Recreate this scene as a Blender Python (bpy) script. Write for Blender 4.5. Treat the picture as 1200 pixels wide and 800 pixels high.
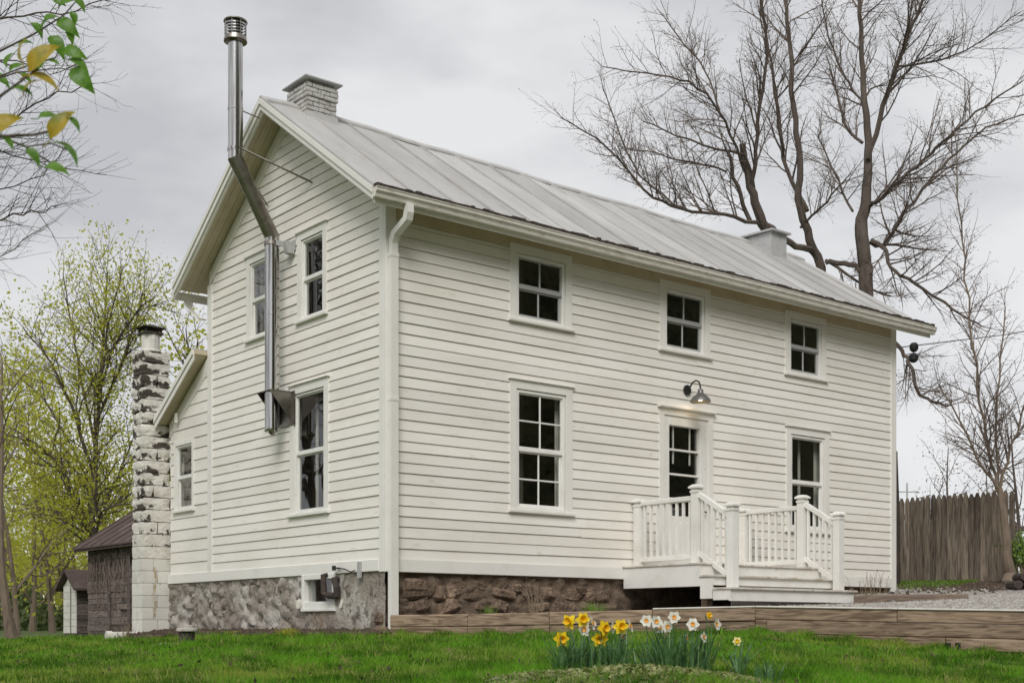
import bpy, math, random
import numpy as np
from mathutils import Vector, Matrix, noise as mnoise
R_ = math.radians
for o in list(bpy.data.objects): bpy.data.objects.remove(o)
scene = bpy.context.scene
col = scene.collection

# ------------------------------------------------------------------ camera
FPX, CX, HY = 1511.0, 600.0, 735.0
ANG = R_(51.2)
V = np.array([math.cos(ANG), math.sin(ANG), 0.0])
RT = np.array([math.sin(ANG), -math.cos(ANG), 0.0])
UP = np.array([0, 0, 1.0])
CAM = np.array([-9.914, -15.125, 0.15])
cd = bpy.data.cameras.new('camera')
cam = bpy.data.objects.new('camera', cd); col.objects.link(cam)
cam.location = CAM
cam.rotation_euler = (R_(90), 0, -(math.pi/2-ANG))
cd.sensor_width = 36.0
cd.lens = FPX/1200*36
cd.shift_y = (HY-400)/1200
cd.clip_start = 0.05; cd.clip_end = 3000
cd.dof.use_dof = True; cd.dof.focus_distance = 19.0; cd.dof.aperture_fstop = 10
scene.camera = cam

# ------------------------------------------------------------------ sky, sun, exposure
SUN_EL, SUN_AZ = 42.0, 223.0      # azimuth clockwise from +Y
w = bpy.data.worlds.new('World'); scene.world = w; w.use_nodes = True
nt = w.node_tree; nt.nodes.clear()
def N(t, **k):
    n = nt.nodes.new(t)
    for a, b in k.items(): setattr(n, a, b)
    return n
out = N('ShaderNodeOutputWorld'); bg = N('ShaderNodeBackground'); bg.inputs['Strength'].default_value = 0.1
sky = N('ShaderNodeTexSky', sky_type='NISHITA', sun_disc=False)
sky.sun_elevation = R_(SUN_EL); sky.sun_rotation = R_(SUN_AZ)
hsv = N('ShaderNodeHueSaturation'); hsv.inputs['Saturation'].default_value = 0.12
tc = N('ShaderNodeTexCoord'); mp = N('ShaderNodeMapping'); mp.inputs['Scale'].default_value = (1.5, 1.5, 3.6)
n1 = N('ShaderNodeTexNoise'); n1.inputs['Scale'].default_value = 2.6; n1.inputs['Detail'].default_value = 5; n1.inputs['Roughness'].default_value = .5
rp = N('ShaderNodeValToRGB')
rp.color_ramp.elements[0].position = .37; rp.color_ramp.elements[0].color = (3.65, 3.74, 3.95, 1)
rp.color_ramp.elements[1].position = .63; rp.color_ramp.elements[1].color = (5.7, 5.74, 5.85, 1)
mx = N('ShaderNodeMix', data_type='RGBA'); mx.inputs[0].default_value = 0.90
L = nt.links
L.new(tc.outputs['Generated'], mp.inputs['Vector']); L.new(mp.outputs[0], n1.inputs['Vector']); L.new(n1.outputs['Fac'], rp.inputs['Fac'])
L.new(sky.outputs[0], hsv.inputs['Color']); L.new(hsv.outputs[0], mx.inputs[6]); L.new(rp.outputs[0], mx.inputs[7])
L.new(mx.outputs[2], bg.inputs['Color']); L.new(bg.outputs[0], out.inputs['Surface'])
sd = bpy.data.lights.new('sun', 'SUN'); sd.energy = 1.5; sd.angle = R_(28); sd.color = (1, .97, .93)
so = bpy.data.objects.new('sun', sd); col.objects.link(so)
sv = Vector((math.sin(R_(SUN_AZ))*math.cos(R_(SUN_EL)), math.cos(R_(SUN_AZ))*math.cos(R_(SUN_EL)), math.sin(R_(SUN_EL))))
so.rotation_euler = sv.to_track_quat('Z', 'Y').to_euler(); so.location = (-20, -30, 40)
vs = scene.view_settings
vs.view_transform = 'Standard'; vs.look = 'None'; vs.exposure = 0.52; vs.gamma = 1; vs.use_curve_mapping = False

# ------------------------------------------------------------------ pixel helpers (photograph 1200x800)
def ray(x, y): return V+(x-CX)/FPX*RT+(HY-y)/FPX*UP
def at(x, y, d): return CAM+d*ray(x, y)
def onX(x, y, X=0.0):
    r = ray(x, y); return CAM+(X-CAM[0])/r[0]*r
def onY(x, y, Y=0.0):
    r = ray(x, y); return CAM+(Y-CAM[1])/r[1]*r
def dep(x, y): return (x-CAM[0])*V[0]+(y-CAM[1])*V[1], (x-CAM[0])*RT[0]+(y-CAM[1])*RT[1]

# ------------------------------------------------------------------ materials
def mat(name, c, rough=.6, var=(), bump=None, metal=0.0, rnd=0.0, spec=.5, trans=0.0, streak=None, scale=(1, 1, 1)):
    """var: (noise scale, colour, low, high) layers over the base colour; rnd: per-object value jitter"""
    m = bpy.data.materials.new(name); m.use_nodes = True
    t = m.node_tree; t.nodes.clear(); K = t.nodes.new; Lk = t.links.new
    o = K('ShaderNodeOutputMaterial'); p = K('ShaderNodeBsdfPrincipled')
    p.inputs['Roughness'].default_value = rough; p.inputs['Metallic'].default_value = metal
    p.inputs['Specular IOR Level'].default_value = spec
    g = K('ShaderNodeNewGeometry'); mp = K('ShaderNodeMapping'); mp.inputs['Scale'].default_value = scale
    Lk(g.outputs['Position'], mp.inputs['Vector'])
    rgb = K('ShaderNodeRGB'); rgb.outputs[0].default_value = (*c, 1); cur = rgb.outputs[0]
    for s, c2, lo, hi in var:
        n = K('ShaderNodeTexNoise'); n.inputs['Scale'].default_value = s; n.inputs['Detail'].default_value = 6; n.inputs['Roughness'].default_value = .62
        Lk(mp.outputs[0], n.inputs['Vector'])
        mr = K('ShaderNodeMapRange'); mr.inputs[1].default_value = lo; mr.inputs[2].default_value = hi
        Lk(n.outputs['Fac'], mr.inputs[0])
        mx = K('ShaderNodeMix'); mx.data_type = 'RGBA'; Lk(mr.outputs[0], mx.inputs[0]); Lk(cur, mx.inputs[6]); mx.inputs[7].default_value = (*c2, 1)
        cur = mx.outputs[2]
    if rnd:
        oi = K('ShaderNodeObjectInfo'); mr = K('ShaderNodeMapRange'); mr.inputs[3].default_value = 1-rnd; mr.inputs[4].default_value = 1+rnd
        Lk(oi.outputs['Random'], mr.inputs[0]); h = K('ShaderNodeHueSaturation'); Lk(mr.outputs[0], h.inputs['Value']); Lk(cur, h.inputs['Color']); cur = h.outputs[0]
    Lk(cur, p.inputs['Base Color'])
    if bump:
        n = K('ShaderNodeTexNoise'); n.inputs['Scale'].default_value = bump[0]; n.inputs['Detail'].default_value = 6
        Lk(mp.outputs[0], n.inputs['Vector']); b = K('ShaderNodeBump'); b.inputs['Strength'].default_value = bump[1]; b.inputs['Distance'].default_value = bump[2]
        Lk(n.outputs['Fac'], b.inputs['Height']); Lk(b.outputs[0], p.inputs['Normal'])
    if trans:
        tr = K('ShaderNodeBsdfTranslucent'); Lk(cur, tr.inputs['Color']); ms = K('ShaderNodeMixShader'); ms.inputs[0].default_value = trans
        Lk(p.outputs[0], ms.inputs[1]); Lk(tr.outputs[0], ms.inputs[2]); Lk(ms.outputs[0], o.inputs['Surface'])
    else: Lk(p.outputs[0], o.inputs['Surface'])
    return m
def wood_mat(name, c1, c2, sx=(1, 1, 1), dist=3.0, scale=3.0, rnd=.1, rough=.8):
    m = mat(name, c1, rough, rnd=0, bump=(40, .3, .004))
    t = m.node_tree; K = t.nodes.new; Lk = t.links.new
    p = [n for n in t.nodes if n.type == 'BSDF_PRINCIPLED'][0]
    g = K('ShaderNodeNewGeometry'); oi = K('ShaderNodeObjectInfo'); mp = K('ShaderNodeMapping'); mp.inputs['Scale'].default_value = sx
    add = K('ShaderNodeVectorMath'); add.operation = 'ADD'; cm = K('ShaderNodeCombineXYZ'); mu = K('ShaderNodeMath'); mu.operation = 'MULTIPLY'; mu.inputs[1].default_value = 37
    Lk(oi.outputs['Random'], mu.inputs[0]); Lk(mu.outputs[0], cm.inputs[0]); Lk(mu.outputs[0], cm.inputs[2])
    Lk(g.outputs['Position'], mp.inputs['Vector']); Lk(mp.outputs[0], add.inputs[0]); Lk(cm.outputs[0], add.inputs[1])
    wv = K('ShaderNodeTexNoise'); wv.inputs['Scale'].default_value = scale; wv.inputs['Detail'].default_value = 5; wv.inputs['Distortion'].default_value = dist
    Lk(add.outputs[0], wv.inputs['Vector'])
    rp = K('ShaderNodeValToRGB'); rp.color_ramp.elements[0].position = .36; rp.color_ramp.elements[0].color = (*c2, 1)
    rp.color_ramp.elements[1].position = .6; rp.color_ramp.elements[1].color = (*c1, 1)
    Lk(wv.outputs['Fac'], rp.inputs[0])
    mr = K('ShaderNodeMapRange'); mr.inputs[3].default_value = 1-rnd; mr.inputs[4].default_value = 1+rnd; Lk(oi.outputs['Random'], mr.inputs[0])
    h = K('ShaderNodeHueSaturation'); Lk(mr.outputs[0], h.inputs['Value']); Lk(rp.outputs[0], h.inputs['Color']); Lk(h.outputs[0], p.inputs['Base Color'])
    return m
M = {}
M['paint'] = mat('white_paint', (.86, .828, .768), .55, [(1.1, (.775, .738, .66), .42, .70), (6, (.68, .63, .54), .60, .76), (30, (.50, .44, .35), .70, .80), (70, (.30, .25, .2), .76, .80)], (18, .25, .006), rnd=.05, scale=(.5, .5, 1.6))
M['trim'] = mat('trim_paint', (.82, .80, .75), .5, [(2.0, (.72, .70, .645), .5, .75), (14, (.60, .56, .49), .68, .85)], (30, .12, .003), rnd=.02)
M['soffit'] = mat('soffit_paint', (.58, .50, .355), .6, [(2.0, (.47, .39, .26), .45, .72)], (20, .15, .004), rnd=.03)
M['gutter'] = mat('gutter_paint', (.76, .73, .66), .45, [(5, (.52, .47, .40), .5, .72), (30, (.35, .30, .25), .66, .8)], None, scale=(1, 1, 3))
M['vinyl'] = mat('white_vinyl', (.82, .81, .77), .5, [(2.5, (.73, .71, .66), .46, .70), (12, (.58, .53, .45), .62, .76), (45, (.35, .30, .24), .72, .80)], (25, .2, .004), rnd=.04)
M['tread'] = mat('scuffed_tread', (.70, .67, .61), .7, [(4, (.52, .46, .38), .45, .62), (18, (.36, .29, .22), .56, .70)], (25, .3, .005), rnd=.05)
M['sash'] = mat('sash_grey', (.42, .42, .41), .5)
M['roof'] = mat('roof_metal', (.49, .48, .465), .6, [(.9, (.42, .41, .395), .42, .62), (4, (.37, .35, .325), .56, .74), (.5, (.56, .555, .54), .52, .68), (20, (.28, .23, .2), .66, .78)], (3, .35, .02), rnd=.09, scale=(1.8, .55, .55))
M['added_hill'] = mat('added_slope', (.10, .105, .045), .95, [(.10, (.19, .17, .08), .45, .62), (.5, (.035, .04, .018), .48, .60), (1.5, (.24, .22, .13), .56, .68)], (.8, 1, 1.5))
M['debris'] = mat('eave_edge_dirt', (.045, .035, .028), .95, [(14, (.11, .08, .06), .5, .65)], (40, .6, .02))
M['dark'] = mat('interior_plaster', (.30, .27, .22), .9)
M['curtain'] = mat('curtain', (.62, .60, .55), .9)
M['steel'] = mat('stainless', (.58, .57, .56), .15, [(5, (.30, .285, .27), .48, .62)], (6, .10, .008), metal=1.0, scale=(3, 3, .12))  # dark upright streaks in the colour stand in for mirrored trees
M['steel2'] = mat('stainless_dull', (.34, .31, .28), .38, [(8, (.22, .19, .16), .45, .7)], None, metal=1.0)
M['black'] = mat('black_metal', (.02, .02, .021), .5)
M['parge'] = mat('parged_stone', (.30, .262, .222), .95, [(1.5, (.46, .43, .385), .47, .60), (4.5, (.16, .135, .112), .52, .62), (14, (.07, .058, .048), .60, .70)], (20, .9, .03))
M['stone'] = mat('brown_fieldstone', (.175, .122, .085), .95, [(3, (.26, .19, .135), .48, .66), (7, (.09, .062, .045), .5, .64), (22, (.04, .028, .02), .58, .72)], (18, 1.0, .05), rnd=.35)
M['mortar'] = mat('old_mortar', (.15, .108, .077), 1, [(7, (.23, .175, .125), .48, .66), (3, (.085, .06, .043), .5, .66)], (20, .8, .03))
M['block'] = mat('painted_block', (.74, .72, .66), .85, [(3.5, (.58, .55, .49), .5, .7), (11, (.30, .26, .22), .66, .76)], (30, .5, .008), rnd=.07)
M['spall'] = mat('spalled_block', (.70, .67, .61), .95, [(4.5, (.055, .045, .038), .47, .54), (11, (.30, .24, .19), .60, .70)], (14, .9, .03), rnd=.07, scale=(1, 1, 1.5))
def spall_mat(name):
    m = mat(name, (.72, .69, .63), .95, [(4, (.58, .54, .47), .5, .7)], (14, .8, .03), rnd=.05); t = m.node_tree; K = t.nodes.new; Lk = t.links.new
    p = [q for q in t.nodes if q.type == 'BSDF_PRINCIPLED'][0]; src = p.inputs['Base Color'].links[0].from_socket
    g = K('ShaderNodeNewGeometry'); sx = K('ShaderNodeSeparateXYZ'); Lk(g.outputs['Position'], sx.inputs[0])
    def mth(op, a, b, c=None):
        n = K('ShaderNodeMath'); n.operation = op
        for i, v in enumerate((a, b, c)):
            if v is None: continue
            if isinstance(v, (int, float)): n.inputs[i].default_value = v
            else: Lk(v, n.inputs[i])
        return n.outputs[0]
    n0 = K('ShaderNodeTexNoise'); n0.inputs['Scale'].default_value = 2.6; Lk(g.outputs['Position'], n0.inputs['Vector'])
    ph = mth('FRACT', mth('DIVIDE', mth('ADD', sx.outputs[2], mth('MULTIPLY', n0.outputs['Fac'], .30)), .222), 0)
    low = mth('SMOOTH_MIN', mth('MULTIPLY', mth('SUBTRACT', .55, ph), .40), .13, .1)     # worn bed joints
    n1 = K('ShaderNodeTexNoise'); n1.inputs['Scale'].default_value = 6.5; n1.inputs['Detail'].default_value = 6; n1.inputs['Roughness'].default_value = .6; Lk(g.outputs['Position'], n1.inputs['Vector'])
    n2 = K('ShaderNodeTexNoise'); n2.inputs['Scale'].default_value = 1.3; Lk(g.outputs['Position'], n2.inputs['Vector'])
    hgt = K('ShaderNodeMapRange'); hgt.inputs[1].default_value = 1.2; hgt.inputs[2].default_value = 3.6; hgt.inputs[3].default_value = -.10; hgt.inputs[4].default_value = .07; Lk(sx.outputs[2], hgt.inputs[0])
    v = mth('ADD', mth('ADD', n1.outputs['Fac'], low), mth('ADD', mth('MULTIPLY', mth('SUBTRACT', n2.outputs['Fac'], .5), .7), hgt.outputs[0]))
    mr = K('ShaderNodeMapRange'); mr.inputs[1].default_value = .60; mr.inputs[2].default_value = .66; Lk(v, mr.inputs[0])
    mx = K('ShaderNodeMix'); mx.data_type = 'RGBA'; Lk(mr.outputs[0], mx.inputs[0]); Lk(src, mx.inputs[6]); mx.inputs[7].default_value = (.075, .06, .05, 1); Lk(mx.outputs[2], p.inputs['Base Color'])
    return m
M['spall'] = spall_mat('spalled_paint')
M['spallcore'] = mat('sooty_core', (.07, .058, .048), .95, [(9, (.18, .15, .12), .5, .7)], (18, .9, .03))
M['brickw'] = mat('painted_brick', (.54, .53, .51), .9, [(5, (.40, .38, .355), .48, .64), (16, (.13, .105, .09), .60, .70)], (30, .5, .008), rnd=.06)
M['rust'] = mat('rust_stain', (.46, .35, .22), .9, [(9, (.66, .62, .55), .45, .6), (14, (.20, .13, .08), .6, .7)])
M['flash'] = mat('lead_grey', (.47, .47, .47), .6, [(5, (.38, .375, .37), .5, .7)])
M['timber'] = wood_mat('retaining_timber', (.33, .242, .165), (.13, .083, .052), (.8, .8, 7.0), 2.4, 2.0, .14)
M['timberold'] = wood_mat('edging_timber', (.20, .15, .115), (.11, .08, .06), (1.0, 1.0, 8.0), 1.6, 1.8, .1)
M['picket'] = wood_mat('picket_wood', (.25, .205, .158), (.10, .075, .055), (9, 9, .8), .6, 3.0, .38)
M['barn'] = wood_mat('barn_board', (.19, .15, .132), (.06, .043, .038), (2.5, 2.5, 12), 1.0, 2.5, .4)
M['rustroof'] = mat('rusty_tin', (.08, .052, .046), .8, [(2, (.15, .115, .10), .5, .7), (8, (.05, .034, .03), .52, .72)], (10, .2, .01))
M['bark'] = mat('bark', (.105, .083, .068), .95, [(3, (.16, .135, .11), .5, .7), (12, (.055, .043, .036), .5, .7)], (14, .8, .03), scale=(1, 1, .35))
M['barkred'] = mat('twig_bark', (.14, .108, .09), .9, [(2, (.18, .14, .12), .4, .7)])
M['barklight'] = mat('light_bark', (.20, .155, .115), .95, [(5, (.12, .09, .066), .5, .7)], (20, .7, .02), scale=(1, 1, .3))
M['bud'] = mat('spring_buds', (.15, .115, .075), .8, trans=.3)
M['leaf'] = mat('young_leaf', (.56, .58, .06), .6, [(.5, (.46, .50, .05), .4, .65), (3, (.68, .62, .10), .5, .7)], trans=.6)
M['leaf2'] = mat('mid_leaf', (.46, .48, .06), .6, [(.6, (.58, .54, .09), .4, .65), (3, (.34, .37, .05), .5, .7)], trans=.55)
M['leafd'] = mat('summer_leaf', (.05, .075, .018), .7, [(1.5, (.08, .10, .025), .45, .65)], trans=.2)
M['leafg'] = mat('lilac_leaf', (.16, .33, .03), .4, [(30, (.09, .22, .02), .4, .65), (90, (.20, .38, .05), .55, .7)], (60, .5, .004), trans=.5)
M['leafy'] = mat('yellow_leaf', (.52, .38, .03), .45, [(30, (.26, .28, .03), .46, .62), (60, (.35, .2, .03), .6, .7)], (60, .5, .004), trans=.5)
M['lawn'] = mat('lawn_soil', (.075, .115, .02), .95, [(.45, (.14, .14, .05), .5, .66), (5, (.035, .062, .012), .5, .68)], (30, .8, .03))
M['grass'] = mat('grass_blade', (.15, .35, .022), .6, [(.4, (.27, .36, .055), .49, .60), (1.5, (.055, .15, .008), .48, .55), (5, (.38, .36, .13), .55, .64)], trans=.4, spec=.12)
M['litter'] = mat('leaf_litter', (.075, .052, .036), 1, [(9, (.20, .145, .10), .5, .66), (25, (.045, .03, .02), .54, .66)], (30, .9, .03))
M['gravel'] = mat('gravel', (.36, .335, .30), .95, [(22, (.14, .125, .11), .45, .62), (6, (.46, .43, .39), .5, .7)], (45, 1, .03))
M['stonechip'] = mat('gravel_stone', (.44, .415, .375), .9, [(9, (.24, .21, .18), .45, .6), (23, (.58, .56, .52), .55, .7)])
M['mulch'] = mat('mulch', (.065, .042, .032), 1, [(14, (.15, .10, .075), .52, .68)], (40, 1, .03))
M['daff'] = mat('daffodil_yellow', (.88, .66, .02), .5, trans=.25, rnd=.06)
M['corona'] = mat('daffodil_corona', (.88, .55, .01), .5, trans=.2)
M['narc'] = mat('narcissus_white', (.82, .81, .72), .5, trans=.25, rnd=.05)
M['eye'] = mat('narcissus_eye', (.75, .35, .06), .5)
M['cream'] = mat('narcissus_cream', (.84, .74, .36), .5, trans=.25)
M['strap'] = mat('daffodil_leaf', (.10, .22, .075), .4, [(30, (.20, .33, .15), .5, .62), (14, (.06, .14, .045), .5, .62)], trans=.3)
M['cover'] = mat('ground_cover_leaf', (.20, .26, .05), .6, [(16, (.44, .45, .22), .46, .56), (25, (.16, .10, .06), .56, .66), (9, (.07, .12, .025), .5, .62)], trans=.3)
M['shoot'] = mat('bright_shoot', (.16, .27, .035), .5, trans=.3)
M['dry'] = mat('dry_stem', (.25, .19, .13), .9)
M['clay'] = mat('white_pipe_clay', (.68, .66, .60), .7, [(6, (.5, .46, .4), .5, .7)])
M['pipedark'] = mat('brown_iron', (.045, .034, .03), .8, [(10, (.09, .06, .045), .5, .7)])
M['lamp'] = mat('lamp_zinc', (.17, .165, .155), .45, metal=.6)
def glass_mat():
    m = bpy.data.materials.new('window_glass'); m.use_nodes = True; t = m.node_tree; t.nodes.clear(); K = t.nodes.new; Lk = t.links.new
    o = K('ShaderNodeOutputMaterial'); tr = K('ShaderNodeBsdfTransparent'); tr.inputs[0].default_value = (.86, .88, .86, 1)
    gl = K('ShaderNodeBsdfGlossy'); gl.inputs['Roughness'].default_value = .015; lw = K('ShaderNodeLayerWeight'); pw = K('ShaderNodeMath'); pw.operation = 'POWER'; pw.inputs[1].default_value = 3.2; fr = K('ShaderNodeMath'); fr.operation = 'MULTIPLY_ADD'; fr.inputs[1].default_value = .88; fr.inputs[2].default_value = .12
    Lk(lw.outputs['Facing'], pw.inputs[0]); Lk(pw.outputs[0], fr.inputs[0])
    g = K('ShaderNodeNewGeometry'); n = K('ShaderNodeTexNoise'); n.inputs['Scale'].default_value = 1.6; b = K('ShaderNodeBump'); b.inputs['Strength'].default_value = .07; b.inputs['Distance'].default_value = .02
    Lk(g.outputs['Position'], n.inputs['Vector']); Lk(n.outputs['Fac'], b.inputs['Height']); Lk(b.outputs[0], gl.inputs['Normal'])
    mx = K('ShaderNodeMixShader'); Lk(fr.outputs[0], mx.inputs[0]); Lk(tr.outputs[0], mx.inputs[1]); Lk(gl.outputs[0], mx.inputs[2]); Lk(mx.outputs[0], o.inputs['Surface'])
    return m
M['glass'] = glass_mat()
def emit_mat():
    m = bpy.data.materials.new('bulb_glow'); m.use_nodes = True; p = m.node_tree.nodes['Principled BSDF']
    p.inputs['Base Color'].default_value = (.9, .8, .6, 1); p.inputs['Emission Color'].default_value = (1, .72, .4, 1); p.inputs['Emission Strength'].default_value = 4
    return m
M['bulb'] = emit_mat()

# ------------------------------------------------------------------ mesh building
WPOS = {}
class MB:
    def __init__(s): s.v = []; s.f = []
    def add(s, vs, fs):
        b = len(s.v); s.v += [tuple(map(float, q)) for q in vs]; s.f += [tuple(b+i for i in f) for f in fs]; return s
    def box(s, x0, x1, y0, y1, z0, z1):
        return s.add([(x0,y0,z0),(x1,y0,z0),(x1,y1,z0),(x0,y1,z0),(x0,y0,z1),(x1,y0,z1),(x1,y1,z1),(x0,y1,z1)],
                     [(0,3,2,1),(4,5,6,7),(0,1,5,4),(1,2,6,5),(2,3,7,6),(3,0,4,7)])
    def hexa(s, p): return s.add(p, [(0,3,2,1),(4,5,6,7),(0,1,5,4),(1,2,6,5),(2,3,7,6),(3,0,4,7)])
    def cbox(s, x0, x1, y0, y1, z0, z1, c=.006):
        """box with chamfered vertical+horizontal edges (approximate bevel)"""
        c = min(c, (x1-x0)*.3, (y1-y0)*.3, (z1-z0)*.3)
        def ring(z, k): return [(x0+k,y0+k,z),(x1-k,y0+k,z),(x1-k,y1-k,z),(x0+k,y1-k,z)]
        vs = ring(z0, c)+ring(z0+c, 0)+ring(z1-c, 0)+ring(z1, c)
        fs = [(3,2,1,0),(12,13,14,15)]
        for k in range(3):
            for i in range(4): fs.append((k*4+i, k*4+(i+1)%4, k*4+4+(i+1)%4, k*4+4+i))
        return s.add(vs, fs)
    def tube(s, pts, rad, n=6, cap=True):
        pts = [np.asarray(p, float) for p in pts]; m = len(pts); vs = []; fs = []
        a = None
        for i in range(m):
            t = pts[min(i+1, m-1)]-pts[max(i-1, 0)]; l = np.linalg.norm(t); t = t/l if l > 1e-9 else np.array([0, 0, 1.])
            if a is None:
                a = np.cross(t, (0, 0, 1.)) if abs(t[2]) < .9 else np.cross(t, (1., 0, 0))
            a = a-t*(a@t); a /= (np.linalg.norm(a)+1e-9); b = np.cross(t, a)
            r = rad[i] if hasattr(rad, '__len__') else rad
            for k in range(n):
                q = 2*math.pi*k/n; vs.append(pts[i]+r*(math.cos(q)*a+math.sin(q)*b))
        for i in range(m-1):
            for k in range(n): fs.append((i*n+k, i*n+(k+1)%n, (i+1)*n+(k+1)%n, (i+1)*n+k))
        if cap: fs += [tuple(range(n-1, -1, -1)), tuple(range((m-1)*n, m*n))]
        return s.add(vs, fs)
    def lathe(s, prof, c=(0, 0, 0), n=20, cap=True):
        vs = []; fs = []
        for r, z in prof:
            for k in range(n):
                q = 2*math.pi*k/n; vs.append((c[0]+r*math.cos(q), c[1]+r*math.sin(q), c[2]+z))
        m = len(prof)
        for i in range(m-1):
            for k in range(n): fs.append((i*n+k, i*n+(k+1)%n, (i+1)*n+(k+1)%n, (i+1)*n+k))
        if cap: fs += [tuple(range(n-1, -1, -1)), tuple(range((m-1)*n, m*n))]
        return s.add(vs, fs)
    def mesh(s, name, m, smooth=False):
        me = bpy.data.meshes.new(name); me.from_pydata(s.v, [], s.f)
        if m is not None: me.materials.append(M[m] if isinstance(m, str) else m)
        if smooth: me.polygons.foreach_set('use_smooth', [True]*len(me.polygons)); me.set_sharp_from_angle(angle=R_(38))
        me.update(); return me
    def build(s, name, m, parent=None, loc=(0, 0, 0), smooth=False): return link(name, s.mesh(name, m, smooth), parent, loc)
def link(name, me, parent=None, loc=(0, 0, 0), rot=None):
    o = bpy.data.objects.new(name, me); col.objects.link(o)
    wl = Vector([float(q) for q in loc]); WPOS[o.name] = wl
    if parent is not None: o.parent = parent; o.location = wl-WPOS[parent.name]
    else: o.location = wl
    if rot: o.rotation_euler = rot
    return o
def tag(o, label, cat, group=None, kind=None):
    if label: o['label'] = label
    if cat: o['category'] = cat
    if group: o['group'] = group
    if kind: o['kind'] = kind
    return o
def thing(name, label, cat, loc=(0, 0, 0), group=None):
    return tag(link(name, None, None, loc), label, cat, group)
def npmesh(name, verts, faces, m):
    """verts (n,3), faces (k,3|4) numpy arrays"""
    me = bpy.data.meshes.new(name); n = len(verts); k, c = faces.shape
    me.vertices.add(n); me.vertices.foreach_set('co', np.asarray(verts, np.float32).ravel())
    me.loops.add(k*c); me.loops.foreach_set('vertex_index', faces.astype(np.int32).ravel())
    me.polygons.add(k); me.polygons.foreach_set('loop_start', np.arange(0, k*c, c, dtype=np.int32))
    me.materials.append(M[m]); me.update(calc_edges=True); me.validate(); return me
rng = random.Random(7); nr = np.random.default_rng(11)

# ------------------------------------------------------------------ terrain
WT = [-.0946, -.0344, .1886, .437, .80]                # tan(bearing) of the timber wall's corners
WD = [17.75, 17.2, 15.9, 14.3, 12.47]; WZ = [.326, .332, .40, .32, .25]; WG = [.0, .013, .06, -.25, -.42]
def lawn_z(x, y):
    d = (x-CAM[0])*V[0]+(y-CAM[1])*V[1]; s = (x-CAM[0])*RT[0]+(y-CAM[1])*RT[1]
    t = np.clip((17.5-d)/10.5, 0, 1); g = -.17*t
    q = np.clip((7.2-d)/8, 0, 1); g = g-1.2*q*q*(3-2*q)-.12*np.clip(-d-1, 0, 40)*.3
    tn = s/np.maximum(d, .5)
    g = g-.16*np.clip((tn-.14)/.26, 0, 1.3)*np.clip((18-d)/3, 0, 1)*np.clip(d/3, 0, 1)-.16*np.clip((-tn-.22)/.18, 0, 1.5)*np.clip((60-d)/20, 0, 1)*np.clip(d/6, 0, 1)
    wz = np.interp(tn, WT, WG); wd = np.interp(tn, WT, WD)
    wgt = np.where(d < wd, np.exp(-((d-wd)/2.2)**2), 1.0)*np.clip((tn+.16)/.06, 0, 1)*(d > 5)
    wgt = wgt*np.clip((60-d)/20, 0, 1)
    g = g*(1-wgt)+wz*wgt
    # a few long swells
    g = g+.015*np.sin(x*.9+1)*np.sin(y*.7)*np.clip((17.2-d)/3, 0, 1)*np.clip((d-7)/3, 0, 1)
    return g
ctrl = [(0.1,-.05,.30),(2,-.1,.31),(4,-.1,.36),(3.5,-1.2,.36),(5.5,-2.5,.47),(7.5,-2.5,.53),(9,-.2,.72),(10.0,-1.6,.68),(12,-.3,.84),(12.3,-1.8,.80),(14,1.6,1.08),(14.3,-1.2,1.06),(16,-3,1.15),(20,3,1.35),(14,7,1.1),(10,-5,.72),(7,-5,.55),(12,-9,.62),(20,-8,1.1),(30,0,1.8)]
for tnn, d, z in zip(WT, WD, WZ):
    p = CAM+d*(V+tnn*RT); ctrl.append((p[0], p[1], z-.035))
pm = CAM+15.0*(V+.31*RT); ctrl.append((pm[0], pm[1], .325))
pm = CAM+16.5*(V+.08*RT); ctrl.append((pm[0], pm[1], .335))
CT = np.array(ctrl)
def tps(r): return np.where(r > 1e-9, r*r*np.log(r+1e-12), 0)
nC = len(CT); Amat = np.zeros((nC+3, nC+3)); Amat[:nC, :nC] = tps(np.linalg.norm(CT[:, None, :2]-CT[None, :, :2], axis=2))
Amat[:nC, nC] = 1; Amat[:nC, nC+1:] = CT[:, :2]; Amat[nC, :nC] = 1; Amat[nC+1:, :nC] = CT[:, :2].T
TC = np.linalg.solve(Amat, np.concatenate([CT[:, 2], [0, 0, 0]]))
def terr_z(x, y):
    x = np.atleast_1d(np.asarray(x, float)); y = np.atleast_1d(np.asarray(y, float))
    K_ = tps(np.sqrt((x[:, None]-CT[None, :, 0])**2+(y[:, None]-CT[None, :, 1])**2))
    return K_@TC[:nC]+TC[nC]+TC[nC+1]*x+TC[nC+2]*y
def gridmesh(name, ds, tans, zf, m, smooth=True):
    D, T = np.meshgrid(ds, tans, indexing='ij'); X = CAM[0]+D*V[0]+D*T*RT[0]; Y = CAM[1]+D*V[1]+D*T*RT[1]
    Z = zf(X.ravel(), Y.ravel()); P = np.stack([X.ravel(), Y.ravel(), Z], 1)
    a, b = D.shape; I = np.arange(a*b).reshape(a, b)
    Fc = np.stack([I[:-1, :-1].ravel(), I[:-1, 1:].ravel(), I[1:, 1:].ravel(), I[1:, :-1].ravel()], 1)
    me = npmesh(name, P, Fc, m); me.polygons.foreach_set('use_smooth', [True]*len(me.polygons)); return me
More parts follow.
